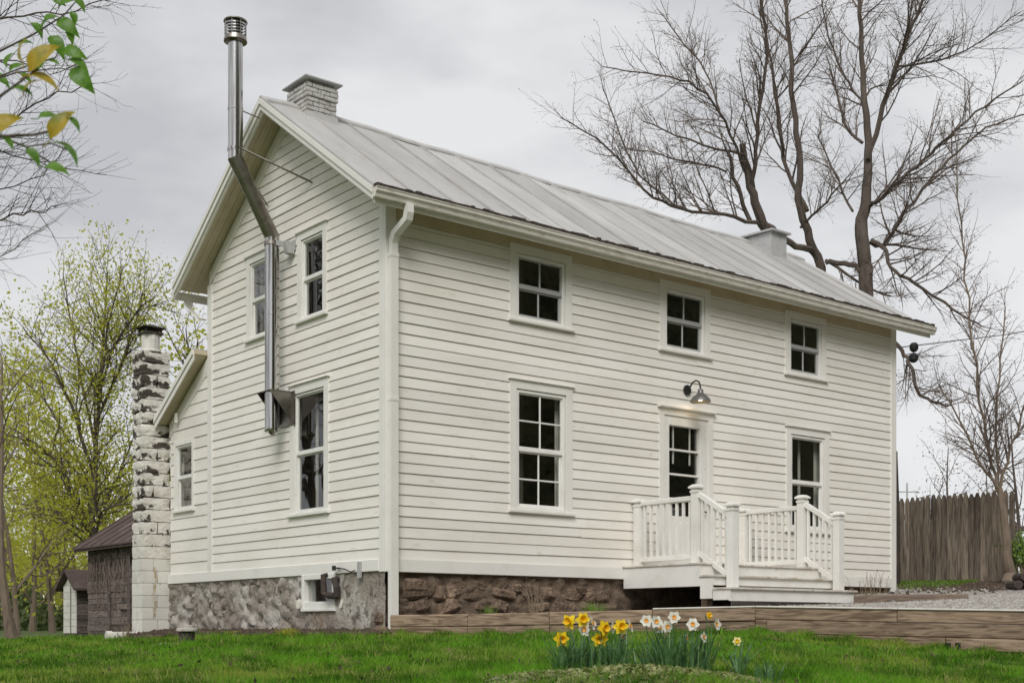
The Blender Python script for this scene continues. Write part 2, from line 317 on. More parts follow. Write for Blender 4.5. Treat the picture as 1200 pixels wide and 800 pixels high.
# lawn: a polar-ish sheet in rectangular world coordinates reaching the horizon
def axis(lo, hi, step, far):
    a = list(np.arange(lo, hi+1e-6, step)); g = step; x = hi
    while x < far: g *= 1.35; x += g; a.append(x)
    g = step; x = lo; pre = []
    while x > -far: g *= 1.35; x -= g; pre.append(x)
    return np.array(pre[::-1]+a)
xs = axis(-26, 16, .4, 1500); ys = axis(-24, 24, .4, 1500)
GX, GY = np.meshgrid(xs, ys, indexing='ij'); gz = lawn_z(GX.ravel(), GY.ravel())
a_, b_ = GX.shape; I = np.arange(a_*b_).reshape(a_, b_)
Fc = np.stack([I[:-1, :-1].ravel(), I[1:, :-1].ravel(), I[1:, 1:].ravel(), I[:-1, 1:].ravel()], 1)
lawn = link('ground', npmesh('ground', np.stack([GX.ravel(), GY.ravel(), gz], 1), Fc, 'lawn')); tag(lawn, None, None, kind='structure')
lawn.data.polygons.foreach_set('use_smooth', [True]*len(lawn.data.polygons))
# raised gravel yard behind the timber wall
ys2 = np.linspace(0, 1, 60); tn2 = np.concatenate([np.linspace(-.0946, .437, 90), np.linspace(.45, .80, 14)])
Tn, Q = np.meshgrid(tn2, ys2, indexing='ij')
d0 = np.interp(Tn, WT, WD)+.1
# far limit: house front wall (y=0) for bearings that meet it, else 48 m
vx = V[0]+Tn*RT[0]; vy = V[1]+Tn*RT[1]
d1 = (0.0-CAM[1])/vy; hx = CAM[0]+d1*vx; d1 = np.where(hx < 11.9, d1, 48.0)
Dd = d0+(d1-d0)*Q; X = CAM[0]+Dd*vx; Y = CAM[1]+Dd*vy; Z = terr_z(X.ravel(), Y.ravel())
I = np.arange(X.size).reshape(X.shape)
Fc = np.stack([I[:-1, :-1].ravel(), I[1:, :-1].ravel(), I[1:, 1:].ravel(), I[:-1, 1:].ravel()], 1)
gy = link('gravel_yard', npmesh('gravel_yard', np.stack([X.ravel(), Y.ravel(), Z], 1), Fc, 'gravel')); tag(gy, None, None, kind='structure')
gy.data.polygons.foreach_set('use_smooth', [True]*len(gy.data.polygons))

# ------------------------------------------------------------------ HOUSE
HL, HW = 11.91, 5.52          # length along +X, gable width along +Y
ZB = .95                      # bottom of the siding
RIDGE, MR = 8.33, .695
house = thing('farmhouse', 'white clapboard two-storey farmhouse with grey metal roof on a stone foundation', 'house', (5.9, 2.8, 0))
def sag(x): 
    t = np.clip(x/12.5, 0, 1); return -.14*t+.012*math.sin(x*1.9)+.008*math.sin(x*4.3+1)
def roof_z(x, y, top=True):
    t = 1-abs(y-2.76)/3.21
    return RIDGE-MR*abs(y-2.76)+sag(x)*max(0, min(1, t))
# facade frames: (u, v, n) -> world
FR = lambda u, v, n: (u, -n, v)              # long front, outward -Y
FG = lambda u, v, n: (-n, u, v)              # gable, outward -X (u = y)
def fbox(mb, F, u0, u1, v0, v1, n0, n1):
    P = [F(u0,v0,n1),F(u1,v0,n1),F(u1,v0,n0),F(u0,v0,n0),F(u0,v1,n1),F(u1,v1,n1),F(u1,v1,n0),F(u0,v1,n0)]
    if F is FG: P = [P[1],P[0],P[3],P[2],P[5],P[4],P[7],P[6]]
    return mb.hexa(P)
def fbev(mb, F, u0, u1, v0, v1, n0, n1, c=.006):
    """facade box whose front edges are eased"""
    c = min(c, (u1-u0)*.3, (v1-v0)*.3, (n1-n0)*.5)
    ring = lambda k, n: [F(u0+k,v0+k,n),F(u1-k,v0+k,n),F(u1-k,v1-k,n),F(u0+k,v1-k,n)]
    vs_ = ring(0,n0)+ring(0,n1-c)+ring(c,n1); fs = [(3,2,1,0),(8,9,10,11)]
    for k in range(2):
        for i in range(4): fs.append((k*4+i,k*4+(i+1)%4,k*4+4+(i+1)%4,k*4+4+i))
    if F is FG: fs = [tuple(reversed(f)) for f in fs]
    return mb.add(vs_, fs)
# openings: name -> (outer u0,u1,v0,v1) includes casing
OPF = dict(w1=(2.18,3.42,4.80,5.93), w2=(5.36,6.58,4.78,5.92), w3=(8.57,9.75,4.77,5.90),
           g1=(2.18,3.43,1.93,3.88), dr=(5.35,6.65,1.15,3.80), g3=(8.60,9.84,1.93,3.80))
OPG = dict(wA=(1.57,2.45,4.86,6.20), wB=(3.28,4.13,4.86,6.20), gA=(1.52,2.68,1.90,3.88))
OPL = dict(ln=(6.13,6.95,2.26,3.50))
def wall_back(name, F, u0, u1, v0, v1, ops, m='paint', holes_shrink=.09, thick=.12):
    us = sorted({u0, u1}|{q for o in ops.values() for q in (o[0]+holes_shrink, o[1]-holes_shrink)})
    vv = sorted({v0, v1}|{q for o in ops.values() for q in (o[2]+.04, o[3]-holes_shrink)})
    us = [q for q in us if u0 <= q <= u1]; vv = [q for q in vv if v0 <= q <= v1]
    mb = MB()
    for i in range(len(us)-1):
        for j in range(len(vv)-1):
            cu, cv = (us[i]+us[i+1])/2, (vv[j]+vv[j+1])/2
            if any(o[0]+holes_shrink < cu < o[1]-holes_shrink and o[2]+.04 < cv < o[3]-holes_shrink for o in ops.values()): continue
            fbox(mb, F, us[i], us[i+1], vv[j], vv[j+1], -thick, 0)
    return mb
front = wall_back('wall', FR, 0, HL, ZB, 6.28, OPF).build('front_wall', 'paint', house)
mbg = wall_back('wall', FG, 0, HW, ZB, 6.28, OPG)
apex = RIDGE-.14
mbg.add([(0,0.02,6.28),(0,HW-.02,6.28),(0,2.76,apex),(.12,0.02,6.28),(.12,HW-.02,6.28),(.12,2.76,apex)], [(0,2,1),(3,4,5),(0,1,4,3),(1,2,5,4),(2,0,3,5)])
gable = mbg.build('gable_wall', 'paint', house)
lean = wall_back('wall', FG, HW, 7.17, ZB, 3.72, OPL)
lean.add([(0,HW,3.72),(0,7.17,3.72),(0,HW,4.82),(.12,HW,3.72),(.12,7.17,3.72),(.12,HW,4.82)], [(0,2,1),(3,4,5),(1,2,5,4),(2,0,3,5),(0,1,4,3)])
lean = lean.build('lean_to_wall', 'paint', house)
# other walls (right end and rear), interior
mb = MB(); mb.box(HL-.12, HL, 0.0, HW, ZB-.2, 6.28); mb.add([(HL,0.02,6.28),(HL,HW-.02,6.28),(HL,2.76,apex-.14),(HL-.12,0.02,6.28),(HL-.12,HW-.02,6.28),(HL-.12,2.76,apex-.14)], [(0,1,2),(3,5,4),(1,4,5,2),(2,5,3,0)])
mb.build('end_wall', 'paint', house)
MB().box(.12, HL-.12, HW-.12, HW, ZB-.2, 6.25).build('rear_wall', 'paint', house)
MB().box(.12, 6.5, 7.05, 7.17, 0, 3.70).box(6.38, 6.5, HW, 7.05, 0, 4.2).build('lean_to_rear_wall', 'paint', house)
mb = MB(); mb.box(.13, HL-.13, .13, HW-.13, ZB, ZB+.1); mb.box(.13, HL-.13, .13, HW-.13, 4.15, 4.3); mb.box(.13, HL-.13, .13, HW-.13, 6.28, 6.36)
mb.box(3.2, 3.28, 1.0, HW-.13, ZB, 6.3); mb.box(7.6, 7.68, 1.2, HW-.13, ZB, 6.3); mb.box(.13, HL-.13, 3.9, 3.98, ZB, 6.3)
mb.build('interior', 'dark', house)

def siding(F, u0f, u1f, v0, v1, ops, exp, parent, seed):
    """lapped boards, one object per run between openings"""
    r = random.Random(seed); v = v0; i = 0
    while v < v1-.02:
        h = min(exp, v1-v); vt = v+h
        uu0, uu1, tu0, tu1 = u0f(v), u1f(v), u0f(vt), u1f(vt)
        if uu1-uu0 < .12: break
        pieces = [(uu0, uu1, tu0, tu1, v, vt)]
        for o in ops:
            if o[2] >= vt-.003 or o[3] <= v+.003: continue
            new = []
            for a, b, ta, tb, p, q in pieces:
                if b <= o[0] or a >= o[1]: new.append((a,b,ta,tb,p,q)); continue
                if a < o[0]: new.append((a, o[0], ta, o[0], p, q))
                if o[2] > p+.012: new.append((max(a,o[0]), min(b,o[1]), max(a,o[0]), min(b,o[1]), p, o[2]))
                if o[3] < q-.012: new.append((max(a,o[0]), min(b,o[1]), max(a,o[0]), min(b,o[1]), o[3], q))
                if b > o[1]: new.append((o[1], b, o[1], tb, p, q))
            pieces = new
        pieces.sort()
        runs = []
        for pc in pieces:
            if runs and abs(runs[-1][-1][1]-pc[0]) < .002: runs[-1].append(pc)
            else: runs.append([pc])
        cut = []
        for rn in runs:
            if len(rn) == 1 and rn[0][1]-rn[0][0] > 2.6 and r.random() < .8:
                a, b, ta, tb, p, q = rn[0]; c_ = a+(b-a)*r.uniform(.25, .75); cut += [[(a, c_-.002, ta, c_-.002, p, q)], [(c_+.002, b, c_+.002, tb, p, q)]]
            else: cut.append(rn)
        for rn in cut:
            mb = MB(); dn = r.uniform(-.002, .003); dv = r.uniform(-.004, .004); tl = r.uniform(-.003, .003)
            for a, b, ta, tb, p, q in rn:
                fN = lambda vv: .031-(vv-v)/exp*.014
                k = max(1, int((b-a)/2.2))
                for s in range(k):
                    f0, f1 = s/k, (s+1)/k
                    A, B = a+(b-a)*f0, a+(b-a)*f1; TA, TB = ta+(tb-ta)*f0, ta+(tb-ta)*f1
                    w0 = dv+tl*f0+.0012*math.sin(A*1.7+i) if p == v else 0; w1 = dv+tl*f1+.0012*math.sin(B*1.7+i) if p == v else 0
                    nb, ntp = fN(p)+dn, fN(q)+dn; q2 = q-.008 if abs(q-vt) < 1e-6 else q
                    P = [F(A,p+w0,nb),F(B,p+w1,nb),F(B,p+w1,0.001),F(A,p+w0,0.001),F(TA,q2,ntp),F(TB,q2,ntp),F(TB,q2,0.001),F(TA,q2,0.001)]
                    if F is FG: P = [P[1],P[0],P[3],P[2],P[5],P[4],P[7],P[6]]
                    mb.hexa(P)
            mb.build('clapboard', 'paint', parent)
        v = vt; i += 1
CB = .13
siding(FR, lambda v: CB, lambda v: HL-CB, ZB+.165, 5.86, list(OPF.values()), .1513, front, 1)
gu0 = lambda v: max(CB, 2.76-(RIDGE-.33-v)/MR); gu1 = lambda v: min(HW-CB, 2.76+(RIDGE-.33-v)/MR)
siding(FG, gu0, gu1, ZB+.165, 7.95, list(OPG.values()), .1497, gable, 2)
lu1 = lambda v: min(7.12, HW+(4.80-v)/.606)
siding(FG, lambda v: HW+.05, lu1, ZB+.165, 4.70, list(OPL.values()), .199, lean, 3)
# trim boards
def trim(name, F, *a, parent=house, m='trim', c=.006):
    return fbev(MB(), F, *a, c).build(name, m, parent)
trim('corner_board', FR, -.045, CB, ZB-.02, 6.24, 0, .045)
trim('corner_board', FR, HL-CB, HL+.04, ZB-.10, 6.24, 0, .045)
fbev(MB(), FG, .002, CB, ZB-.02, 6.24, 0, .0445).build('corner_board', 'trim', house)
trim('corner_board', FG, HW-CB, HW+.045, ZB+.13, 6.05, 0, .045)
trim('water_table', FR, CB+.001, HL-CB-.001, ZB-.02, ZB+.165, 0, .052)
trim('water_table', FG, CB+.001, 7.19, ZB-.005, ZB+.165, 0, .052)
trim('frieze_board', FR, CB+.001, HL-CB-.001, 5.86, 6.30, 0, .034, m='soffit')  # frieze takes the darker soffit colour in place of eave shade
# gable rake boards against the wall
def rake_trim(parent):
    for sgn in (-1, 1):
        mb = MB(); 
        for k in range(1):
            y0, y1 = 2.76, 2.76+sgn*2.74
            zt0, zt1 = RIDGE-.15, RIDGE-.15-MR*2.74; w_ = .24
            P = [(-.040,y0,zt0-w_),(-.040,y1,zt1-w_),(-.001,y1,zt1-w_),(-.001,y0,zt0-w_),(-.040,y0,zt0),(-.040,y1,zt1),(-.001,y1,zt1),(-.001,y0,zt0)]
            mb.hexa(P)
        mb.build('rake_frieze', 'trim', parent)
rake_trim(house)
mb = MB().hexa([(-.035,HW+.05,4.56),(-.035,7.15,3.60),(-.001,7.15,3.60),(-.001,HW+.05,4.56),(-.035,HW+.05,4.82),(-.035,7.15,3.86),(-.001,7.15,3.86),(-.001,HW+.05,4.82)])
mb.build('rake_frieze', 'trim', house)

# ---- windows
def pane(F, u0, u1, v0, v1, n):
    f = (0, 1, 2, 3) if F is FR else (3, 2, 1, 0)
    return MB().add([F(u0,v0,n),F(u1,v0,n),F(u1,v1,n),F(u0,v1,n)], [f])
def ring_casing(F, u0, u1, v0, v1, w_, bot, n1):
    o = [(u0,v0),(u1,v0),(u1,v1),(u0,v1)]; i_ = [(u0+w_,v0+bot),(u1-w_,v0+bot),(u1-w_,v1-w_),(u0+w_,v1-w_)]
    if bot == 0:   # open at the bottom: an upside-down U
        prof = [(u0,v0),(u0,v1),(u1,v1),(u1,v0),(u1-w_,v0),(u1-w_,v1-w_),(u0+w_,v1-w_),(u0+w_,v0)]
    k = len(prof); vs_ = [F(a,b,0) for a,b in prof]+[F(a,b,n1) for a,b in prof]
    fr = [(8,15,14,9),(9,14,13,10),(10,13,12,11)]; sd_ = [(i,(i+1)%k,k+(i+1)%k,k+i) for i in range(k)]
    fs = fr+[tuple(reversed([q-8 for q in f])) for f in fr]+sd_
    if F is FG: fs = [tuple(reversed(f)) for f in fs]
    return MB().add(vs_, fs)
def window(name, F, o, style, parent=house, cas=.125, cap=True, m_in='sash', curtain=None, label=None):
    u0, u1, v0, v1 = o; w = trim_w = cas
    root = ring_casing(F, u0, u1, v0, v1, cas, .0, .040).build(name, 'trim', parent)
    if label: root['label'] = label
    if cap: fbev(MB(), F, u0-.035, u1+.035, v1+.001, v1+.026, 0, .072, .006).build('drip_cap', 'trim', root)
    fbev(MB(), F, u0-.03, u1+.03, v0-.046, v0-.001, 0, .078, .006).build('sill', 'trim', root)
    a0, a1, b0, b1 = u0+cas+.008, u1-cas-.008, v0+.006, v1-cas-.008
    # storm frame
    mb = MB(); s = .05 if F is FR else .034
    fbev(mb, F, a0, a0+s, b0, b1, -.03, .022); fbev(mb, F, a1-s, a1, b0, b1, -.03, .022); fbev(mb, F, a0+s, a1-s, b1-s, b1, -.03, .022); fbev(mb, F, a0+s, a1-s, b0, b0+s, -.03, .022)
    mb.build('frame', 'vinyl', root)
    a0 += s; a1 -= s; b0 += s; b1 -= s; mid = (b0+b1)/2
    fbev(MB(), F, a0, a1, mid-.025, mid+.025, -.055, .010).build('meeting_rail', m_in, root)
    r_ = .035
    for k, (lo, hi, n0) in enumerate(((mid+.025, b1, -.014), (b0, mid-.025, -.034))):
        mb = MB(); sw = (.026 if k == 0 else .042) if F is FR else (.02 if k == 0 else .03)
        fbev(mb, F, a0, a0+sw, lo, hi, n0-.02, n0+.015); fbev(mb, F, a1-sw, a1, lo, hi, n0-.02, n0+.015)
        fbev(mb, F, a0+sw, a1-sw, hi-.02, hi, n0-.02, n0+.015); fbev(mb, F, a0+sw, a1-sw, lo, lo+sw, n0-.02, n0+.015)
        mb.build('sash', m_in, root)
        if style in ('2', '4'):
            uc = (a0+a1)/2-(.012 if k else 0)
            fbev(MB(), F, uc-.013, uc+.013, lo+sw, hi-.02, n0-.012, n0+.012).build('muntin', m_in, root)
        if style == '4':
            vc = (lo+hi)/2
            fbev(MB(), F, a0+sw, a1-sw, vc-.013, vc+.013, n0-.012, n0+.013).build('muntin', 'vinyl', root)
        pane(F, a0+.01, a1-.01, lo, hi, n0).build('pane', 'glass', root)
    if curtain:
        for c0, c1, vb, n in curtain:
            mb = MB(); k = 14; pts = []
            U0 = a0+(a1-a0)*c0; U1 = a0+(a1-a0)*c1
            for i in range(k):
                A, B = U0+(U1-U0)*i/k, U0+(U1-U0)*(i+1)/k; na, nb = -.2-n+.018*math.sin(i*1.9), -.2-n+.018*math.sin((i+1)*1.9)
                P = [F(A,vb,na),F(B,vb,nb),F(B,b1+.02,nb),F(A,b1+.02,na)]
                mb.add(P, [(0,1,2,3)])
            mb.build('curtain', 'curtain', root)
    return root
window('window', FR, OPF['w1'], '2', cap=False, label='upper window nearest the gable corner')
window('window', FR, OPF['w2'], '2', cap=False, label='upper window above the door')
wr = window('window', FR, OPF['w3'], '2', cap=False, label='upper window at the far end with a plant inside')
window('window', FR, OPF['g1'], '4', m_in='vinyl', curtain=[(1.02, 1.24, 2.0, 0)])
window('window', FR, OPF['g3'], '1', m_in='vinyl', curtain=[(.56, .62, 2.0, .05), (1.02, 1.24, 2.0, 0)])
window('window', FG, OPG['wA'], '1', m_in='vinyl', cas=.11)
window('window', FG, OPG['wB'], '1', m_in='vinyl', cas=.11)
window('window', FG, OPG['gA'], '1', m_in='vinyl', curtain=[(.0, .16, 2.0, 0), (.74, .8, 2.0, .05)])
window('window', FG, OPL['ln'], '1', m_in='vinyl', cas=.075, cap=False)
# ---- door
u0, u1, v0, v1 = OPF['dr']
door = ring_casing(FR, u0, u1, v0, v1, .11, 0, .040).build('door', 'trim', house)
fbev(MB(), FR, u0-.04, u1+.04, v1+.001, v1+.04, 0, .10, .01).build('drip_cap', 'trim', door)
a0, a1 = u0+.111, u1-.111; gl0, gl1, gb, gt = 5.60, 6.34, 2.02, 3.53
mb = MB(); fbev(mb, FR, a0, gl0, v0, v1-.111, -.08, .018); fbev(mb, FR, gl1, a1, v0, v1-.111, -.08, .018)
fbev(mb, FR, gl0, gl1, gt, v1-.111, -.08, .018); fbev(mb, FR, gl0, gl1, v0, gb, -.08, .018)
mb.build('door_slab', 'vinyl', door)
fbev(MB(), FR, gl0+.04, gl1-.04, v0+.18, gb-.1, .018, .028).build('door_panel', 'vinyl', door)
for vc in (3.13, 2.72, 2.31): fbev(MB(), FR, gl0, gl1, vc-.017, vc+.017, -.05, -.015).build('muntin', 'vinyl', door)
for uc in (gl0+.17, gl0+.57): fbev(MB(), FR, uc-.014, uc+.014, 2.9, gt, -.075, -.052).build('muntin', 'vinyl', door)
pane(FR, gl0, gl1, gb, gt, -.05).build('pane', 'glass', door)
MB().tube([(a1-.05, -.018, 2.12), (a1-.05, -.07, 2.12), (a1-.15, -.075, 2.12)], .012, 8).build('handle', 'black', door)

# ---- roof: standing-seam panels
roof = MB()
XL, XR, YE = -.5, 12.52, -.43
def slab(mb, x0, x1, ya, yb, t0, t1, nx=1, ny=1):
    for i in range(nx):
        for j in range(ny):
            xa, xb = x0+(x1-x0)*i/nx, x0+(x1-x0)*(i+1)/nx; p, q = ya+(yb-ya)*j/ny, ya+(yb-ya)*(j+1)/ny
            mb.hexa([(xa,p,roof_z(xa,p)+t0),(xb,p,roof_z(xb,p)+t0),(xb,q,roof_z(xb,q)+t0),(xa,q,roof_z(xa,q)+t0),
                     (xa,p,roof_z(xa,p)+t1),(xb,p,roof_z(xb,p)+t1),(xb,q,roof_z(xb,q)+t1),(xa,q,roof_z(xa,q)+t1)])
slab(roof, XL+.02, XR-.02, YE+.02, 2.76, -.10, -.06, 26, 4); slab(roof, XL+.02, XR-.02, 2.76, 5.95, -.10, -.06, 26, 4)
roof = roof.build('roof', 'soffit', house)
x = XL; k = 0; rr = random.Random(5)
while x < XR-.05:
    wd = min(.725+rr.uniform(-.02, .02), XR-x); 
    if XR-(x+wd) < .3: wd = XR-x
    for side, (ya, yb) in enumerate(((YE-.02, 2.76), (2.76, 5.97))):
        mb = MB(); nY = 8
        jit = [rr.uniform(-.006, .010) for _ in range(nY+1)]
        vsx = []
        for j in range(nY+1):
            p = ya+(yb-ya)*j/nY
            for i, fx in enumerate((0, .33, .66, 1)):
                xx = x+.003+(wd-.006)*fx; vsx.append((xx, p, roof_z(xx, p)-.028+(jit[j] if i in (1, 2) else 0)))
        fs = [(j*4+i, j*4+i+1, j*4+i+5, j*4+i+4) for j in range(nY) for i in range(3)]
        mb.add(vsx, fs)
        if side == 1: pass
        pn = mb.build('roof_panel', 'roof', roof, smooth=True)
        mb = MB(); slab(mb, x-.009, x+.009, ya, yb, -.035, .012, 1, 6); mb.build('seam', 'roof', roof)
    x += wd; k += 1
mb = MB()
for i in range(26):
    xa, xb = XL+(XR-XL)*i/26, XL+(XR-XL)*(i+1)/26
    for sg in (-1, 1):
        ya, yb = 2.76, 2.76+sg*.11
        mb.hexa([(xa,ya,roof_z(xa,ya)-.02),(xb,ya,roof_z(xb,ya)-.02),(xb,yb,roof_z(xb,yb)-.02),(xa,yb,roof_z(xa,yb)-.02),(xa,ya,roof_z(xa,ya)+.022),(xb,ya,roof_z(xb,ya)+.022),(xb,yb,roof_z(xb,yb)+.014),(xa,yb,roof_z(xa,yb)+.014)])
mb.build('ridge_cap', 'roof', roof)
# rake fascias (two stepped boards) both ends, and soffit planks
for xo, d in ((XL, 1), (XR, -1)):
    for sg in (-1, 1):
        ya, yb = 2.76, 2.76+sg*3.19
        for (xa, xb, z0, z1) in ((0, .035, -.20, -.036), (-.025, 0.0, -.11, -.030), (.036, .07, -.235, -.105)):
            xa_, xb_ = sorted((xo+d*xa, xo+d*xb))
            za, zb = roof_z(xo, ya), roof_z(xo, yb)
            P = [(xa_,ya,za+z0),(xb_,ya,za+z0),(xb_,yb,zb+z0),(xa_,yb,zb+z0),(xa_,ya,za+z1),(xb_,ya,za+z1),(xb_,yb,zb+z1),(xa_,yb,zb+z1)]
            MB().hexa(P).build('rake_board', 'trim', roof)
for sg in (-1, 1):     # gable soffit boards running up the slope
    for xa, xb in ((XL+.075, XL+.20), (XL+.205, XL+.33), (XL+.335, -.042)):
        ya, yb = 2.76, 2.76+sg*3.17; za, zb = roof_z(XL, ya)-.128, roof_z(XL, yb)-.128
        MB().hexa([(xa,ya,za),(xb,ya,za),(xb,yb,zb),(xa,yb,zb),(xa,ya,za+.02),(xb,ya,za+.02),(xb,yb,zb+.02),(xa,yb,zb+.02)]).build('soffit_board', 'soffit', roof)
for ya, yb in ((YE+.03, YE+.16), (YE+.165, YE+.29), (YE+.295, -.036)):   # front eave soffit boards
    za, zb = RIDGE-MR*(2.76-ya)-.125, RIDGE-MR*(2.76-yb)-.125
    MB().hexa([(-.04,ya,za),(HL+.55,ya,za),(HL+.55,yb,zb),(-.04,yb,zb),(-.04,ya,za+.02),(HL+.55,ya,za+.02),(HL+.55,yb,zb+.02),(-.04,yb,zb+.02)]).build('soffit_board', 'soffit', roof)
ze = RIDGE-MR*(2.76-YE)
MB().box(XL+.02, XR-.02, YE-.012, YE+.015, ze-.24, ze-.045).build('eave_fascia', 'trim', roof)
mb = MB(); rr = random.Random(9); xx = XL                # dark ragged drip edge with debris
while xx < XR-.02:
    l = min(rr.uniform(.05, .14), XR-xx); t = rr.uniform(0, .022)
    mb.box(xx, xx+l, YE-.105-rr.uniform(0, .02), YE+.02, ze-.052, ze-.006+t)
    xx += l
mb.build('drip_edge', 'debris', roof)
# ---- gutters and downspout
def gutter(x0, x1, yb, zt, dirn, name='gutter'):
    prof = [(0, -.13), (.075, -.13), (.085, -.085), (.115, -.055), (.118, -.012), (.128, -.010), (.128, .0), (.110, .0), (.108, -.045), (.078, -.075), (.068, -.118), (.006, -.118), (.006, 0), (0, 0)]
    n = len(prof); k = 8; vs_ = []
    for i in range(k+1):
        xx = x0+(x1-x0)*i/k; dz = .006*math.sin(i*1.7)
        for a, b in prof: vs_.append((xx, yb+dirn*a, zt+b+dz))
    fs = [(i*n+j, i*n+(j+1)%n, (i+1)*n+(j+1)%n, (i+1)*n+j) for i in range(k) for j in range(n)]
    mb = MB().add(vs_, fs)
    for xx in (x0, x1):
        mb.add([(xx+(.001 if xx == x0 else -.001), yb+dirn*a, zt+b) for a, b in prof[:7]]+[(xx, yb, zt)], [tuple(range(8))])
    return mb.build(name, 'gutter', house)
gutter(XL-.02, XR+.03, YE-.014, ze-.055, -1)
gutter(XL+.03, 3.0, 5.99, ze-.13, 1)
ds = [(.03,YE-.08,ze-.18),(.03,YE-.08,ze-.27),(.035,YE-.04,ze-.37),(.045,-.16,5.62),(.05,-.10,5.52),(.05,-.095,5.35)]
def rect_tube(mb, pts, hw, hd):
    vs_ = []
    for i, p in enumerate(pts):
        p = np.array(p)
        for a, b in ((-1,-1),(1,-1),(1,1),(-1,1)): vs_.append((p[0]+a*hw, p[1]+b*hd, p[2]+(0 if i in (0, len(pts)-1) else b*hd*.7)))
    fs = [(i*4+j, i*4+(j+1)%4, (i+1)*4+(j+1)%4, (i+1)*4+j) for i in range(len(pts)-1) for j in range(4)]+[(3,2,1,0), tuple(range((len(pts)-1)*4, len(pts)*4))]
    return mb.add(vs_, fs)
rect_tube(MB(), ds, .052, .042).build('downspout_elbow', 'trim', house)
MB().cbox(-.008, .108, -.14, -.048, .02, 5.37, .012).build('downspout', 'trim', house)
MB().cbox(-.014, .114, -.146, -.046, 3.3, 3.36, .004).build('downspout_strap', 'trim', house)
MB().cbox(-.014, .114, -.146, -.046, 5.30, 5.36, .004).build('downspout_strap', 'trim', house)
rect_tube(MB(), [(-.18,6.05,ze-.22),(-.18,6.05,ze-.33),(-.10,5.90,ze-.52),(-.06,5.68,ze-.62)], .05, .04).build('downspout_elbow', 'trim', house)

# ---- lean-to roof
def lz(y): return 5.00-.606*(y-5.5)
mb = MB().hexa([(-.28,HW+.05,lz(5.57)-.10),(6.6,HW+.05,lz(5.57)-.10),(6.6,7.6,lz(7.6)-.10),(-.28,7.6,lz(7.6)-.10),(-.28,HW+.05,lz(5.57)-.03),(6.6,HW+.05,lz(5.57)-.03),(6.6,7.6,lz(7.6)-.03),(-.28,7.6,lz(7.6)-.03)])
# hole for the block chimney is avoided: the verge stops short of it
lr = mb.build('lean_to_roof', 'soffit', house)
x = -.31
while x < 6.5:
    mb = MB().hexa([(x+.004,HW+.048,lz(5.568)-.029),(x+.716,HW+.048,lz(5.568)-.029),(x+.716,7.62,lz(7.62)-.029),(x+.004,7.62,lz(7.62)-.029),(x+.004,HW+.048,lz(5.568)-.012),(x+.716,HW+.048,lz(5.568)-.012),(x+.716,7.62,lz(7.62)-.012),(x+.004,7.62,lz(7.62)-.012)])
    mb.build('roof_panel', 'roof', lr); x += .72
for xa, xb, z0, z1 in ((-.30,-.281,-.22,-.032),(-.325,-.301,-.12,-.025)):
    MB().hexa([(xa,HW+.052,lz(5.572)+z0),(xb,HW+.052,lz(5.572)+z0),(xb,7.195,lz(7.195)+z0),(xa,7.195,lz(7.195)+z0),(xa,HW+.052,lz(5.572)+z1),(xb,HW+.052,lz(5.572)+z1),(xb,7.195,lz(7.195)+z1),(xa,7.195,lz(7.195)+z1)]).build('rake_board', 'trim', lr)
MB().box(-.12, -.08, 6.69, 6.74, 3.83, 4.0).build('cable_clip', 'trim', house)

# ---- foundation
def parge():
    ny, nz = 150, 26; P = []; 
    for i in range(ny+1):
        for j in range(nz+1):
            y = .0+(7.21)*i/ny; z = -.35+(ZB+.35-.001)*j/nz
            amp = .016+.058*min(1, max(0, (y-1.6)/1.2)); e = min(1, (y)/.12)
            n = mnoise.fractal(Vector((y*5.2, z*6.0, 3.1)), 1.0, 2.0, 4)
            n2 = mnoise.noise(Vector((y*1.1, z*1.3, 9)))
            cell = mnoise.voronoi(Vector((y*3.6, z*4.8, 1.7)))[0]; st = min(.5, cell[1]-cell[0])*2
            off = amp*(n*.5+(min(st, .7)-.4)*1.35)+.02*n2
            edge = min(1, (ZB-z)/.06)
            P.append((-.012-off*edge*.9-.012, y, z))
    fs = [(i*(nz+1)+j, i*(nz+1)+j+1, (i+1)*(nz+1)+j+1, (i+1)*(nz+1)+j) for i in range(ny) for j in range(nz)]
    keep = []
    for f in fs:
        y = sum(P[k][1] for k in f)/4; z = sum(P[k][2] for k in f)/4
        if 1.38 < y < 2.20 and .46 < z < .95: continue
        keep.append(f)
    return MB().add(P, keep)
fnd = parge().build('stone_foundation', 'parge', house, smooth=True)
mb = MB(); mb.box(.2, HL-.05, .10, .3, -.3, ZB-.001); mb.box(.1, .3, .1, 1.35, -.3, ZB-.001); mb.box(.1, .3, 2.25, 7.15, -.3, ZB-.001); mb.build('foundation_core', 'mortar', house)
def stone_mesh(seed):
    r = random.Random(seed); mb = MB(); nlat, nlon = 5, 8; vs_ = [(0, 0, .5)]
    for i in range(1, nlat):
        th = math.pi*i/nlat
        for k in range(nlon):
            ph = 2*math.pi*k/nlon; d = Vector((math.sin(th)*math.cos(ph), math.sin(th)*math.sin(ph), math.cos(th)))
            q = [math.copysign(abs(c)**.55, c) for c in d]; s = .5*(1+.22*mnoise.noise(d*1.7+Vector((seed*3.1, 0, 0)))+.12*mnoise.noise(d*4+Vector((seed, 5, 0))))
            vs_.append(tuple(c*s for c in q))
    vs_.append((0, 0, -.5)); e = len(vs_)-1; fs = []
    for k in range(nlon): fs.append((0, 1+k, 1+(k+1) % nlon)); fs.append((e, e-nlon+(k+1) % nlon, e-nlon+k))
    for i in range(nlat-2):
        for k in range(nlon): a = 1+i*nlon; fs.append((a+k, a+nlon+k, a+nlon+(k+1) % nlon, a+(k+1) % nlon))
    return mb.add(vs_, fs)
stones = [stone_mesh(s).mesh('fieldstone', 'stone', False) for s in range(12)]
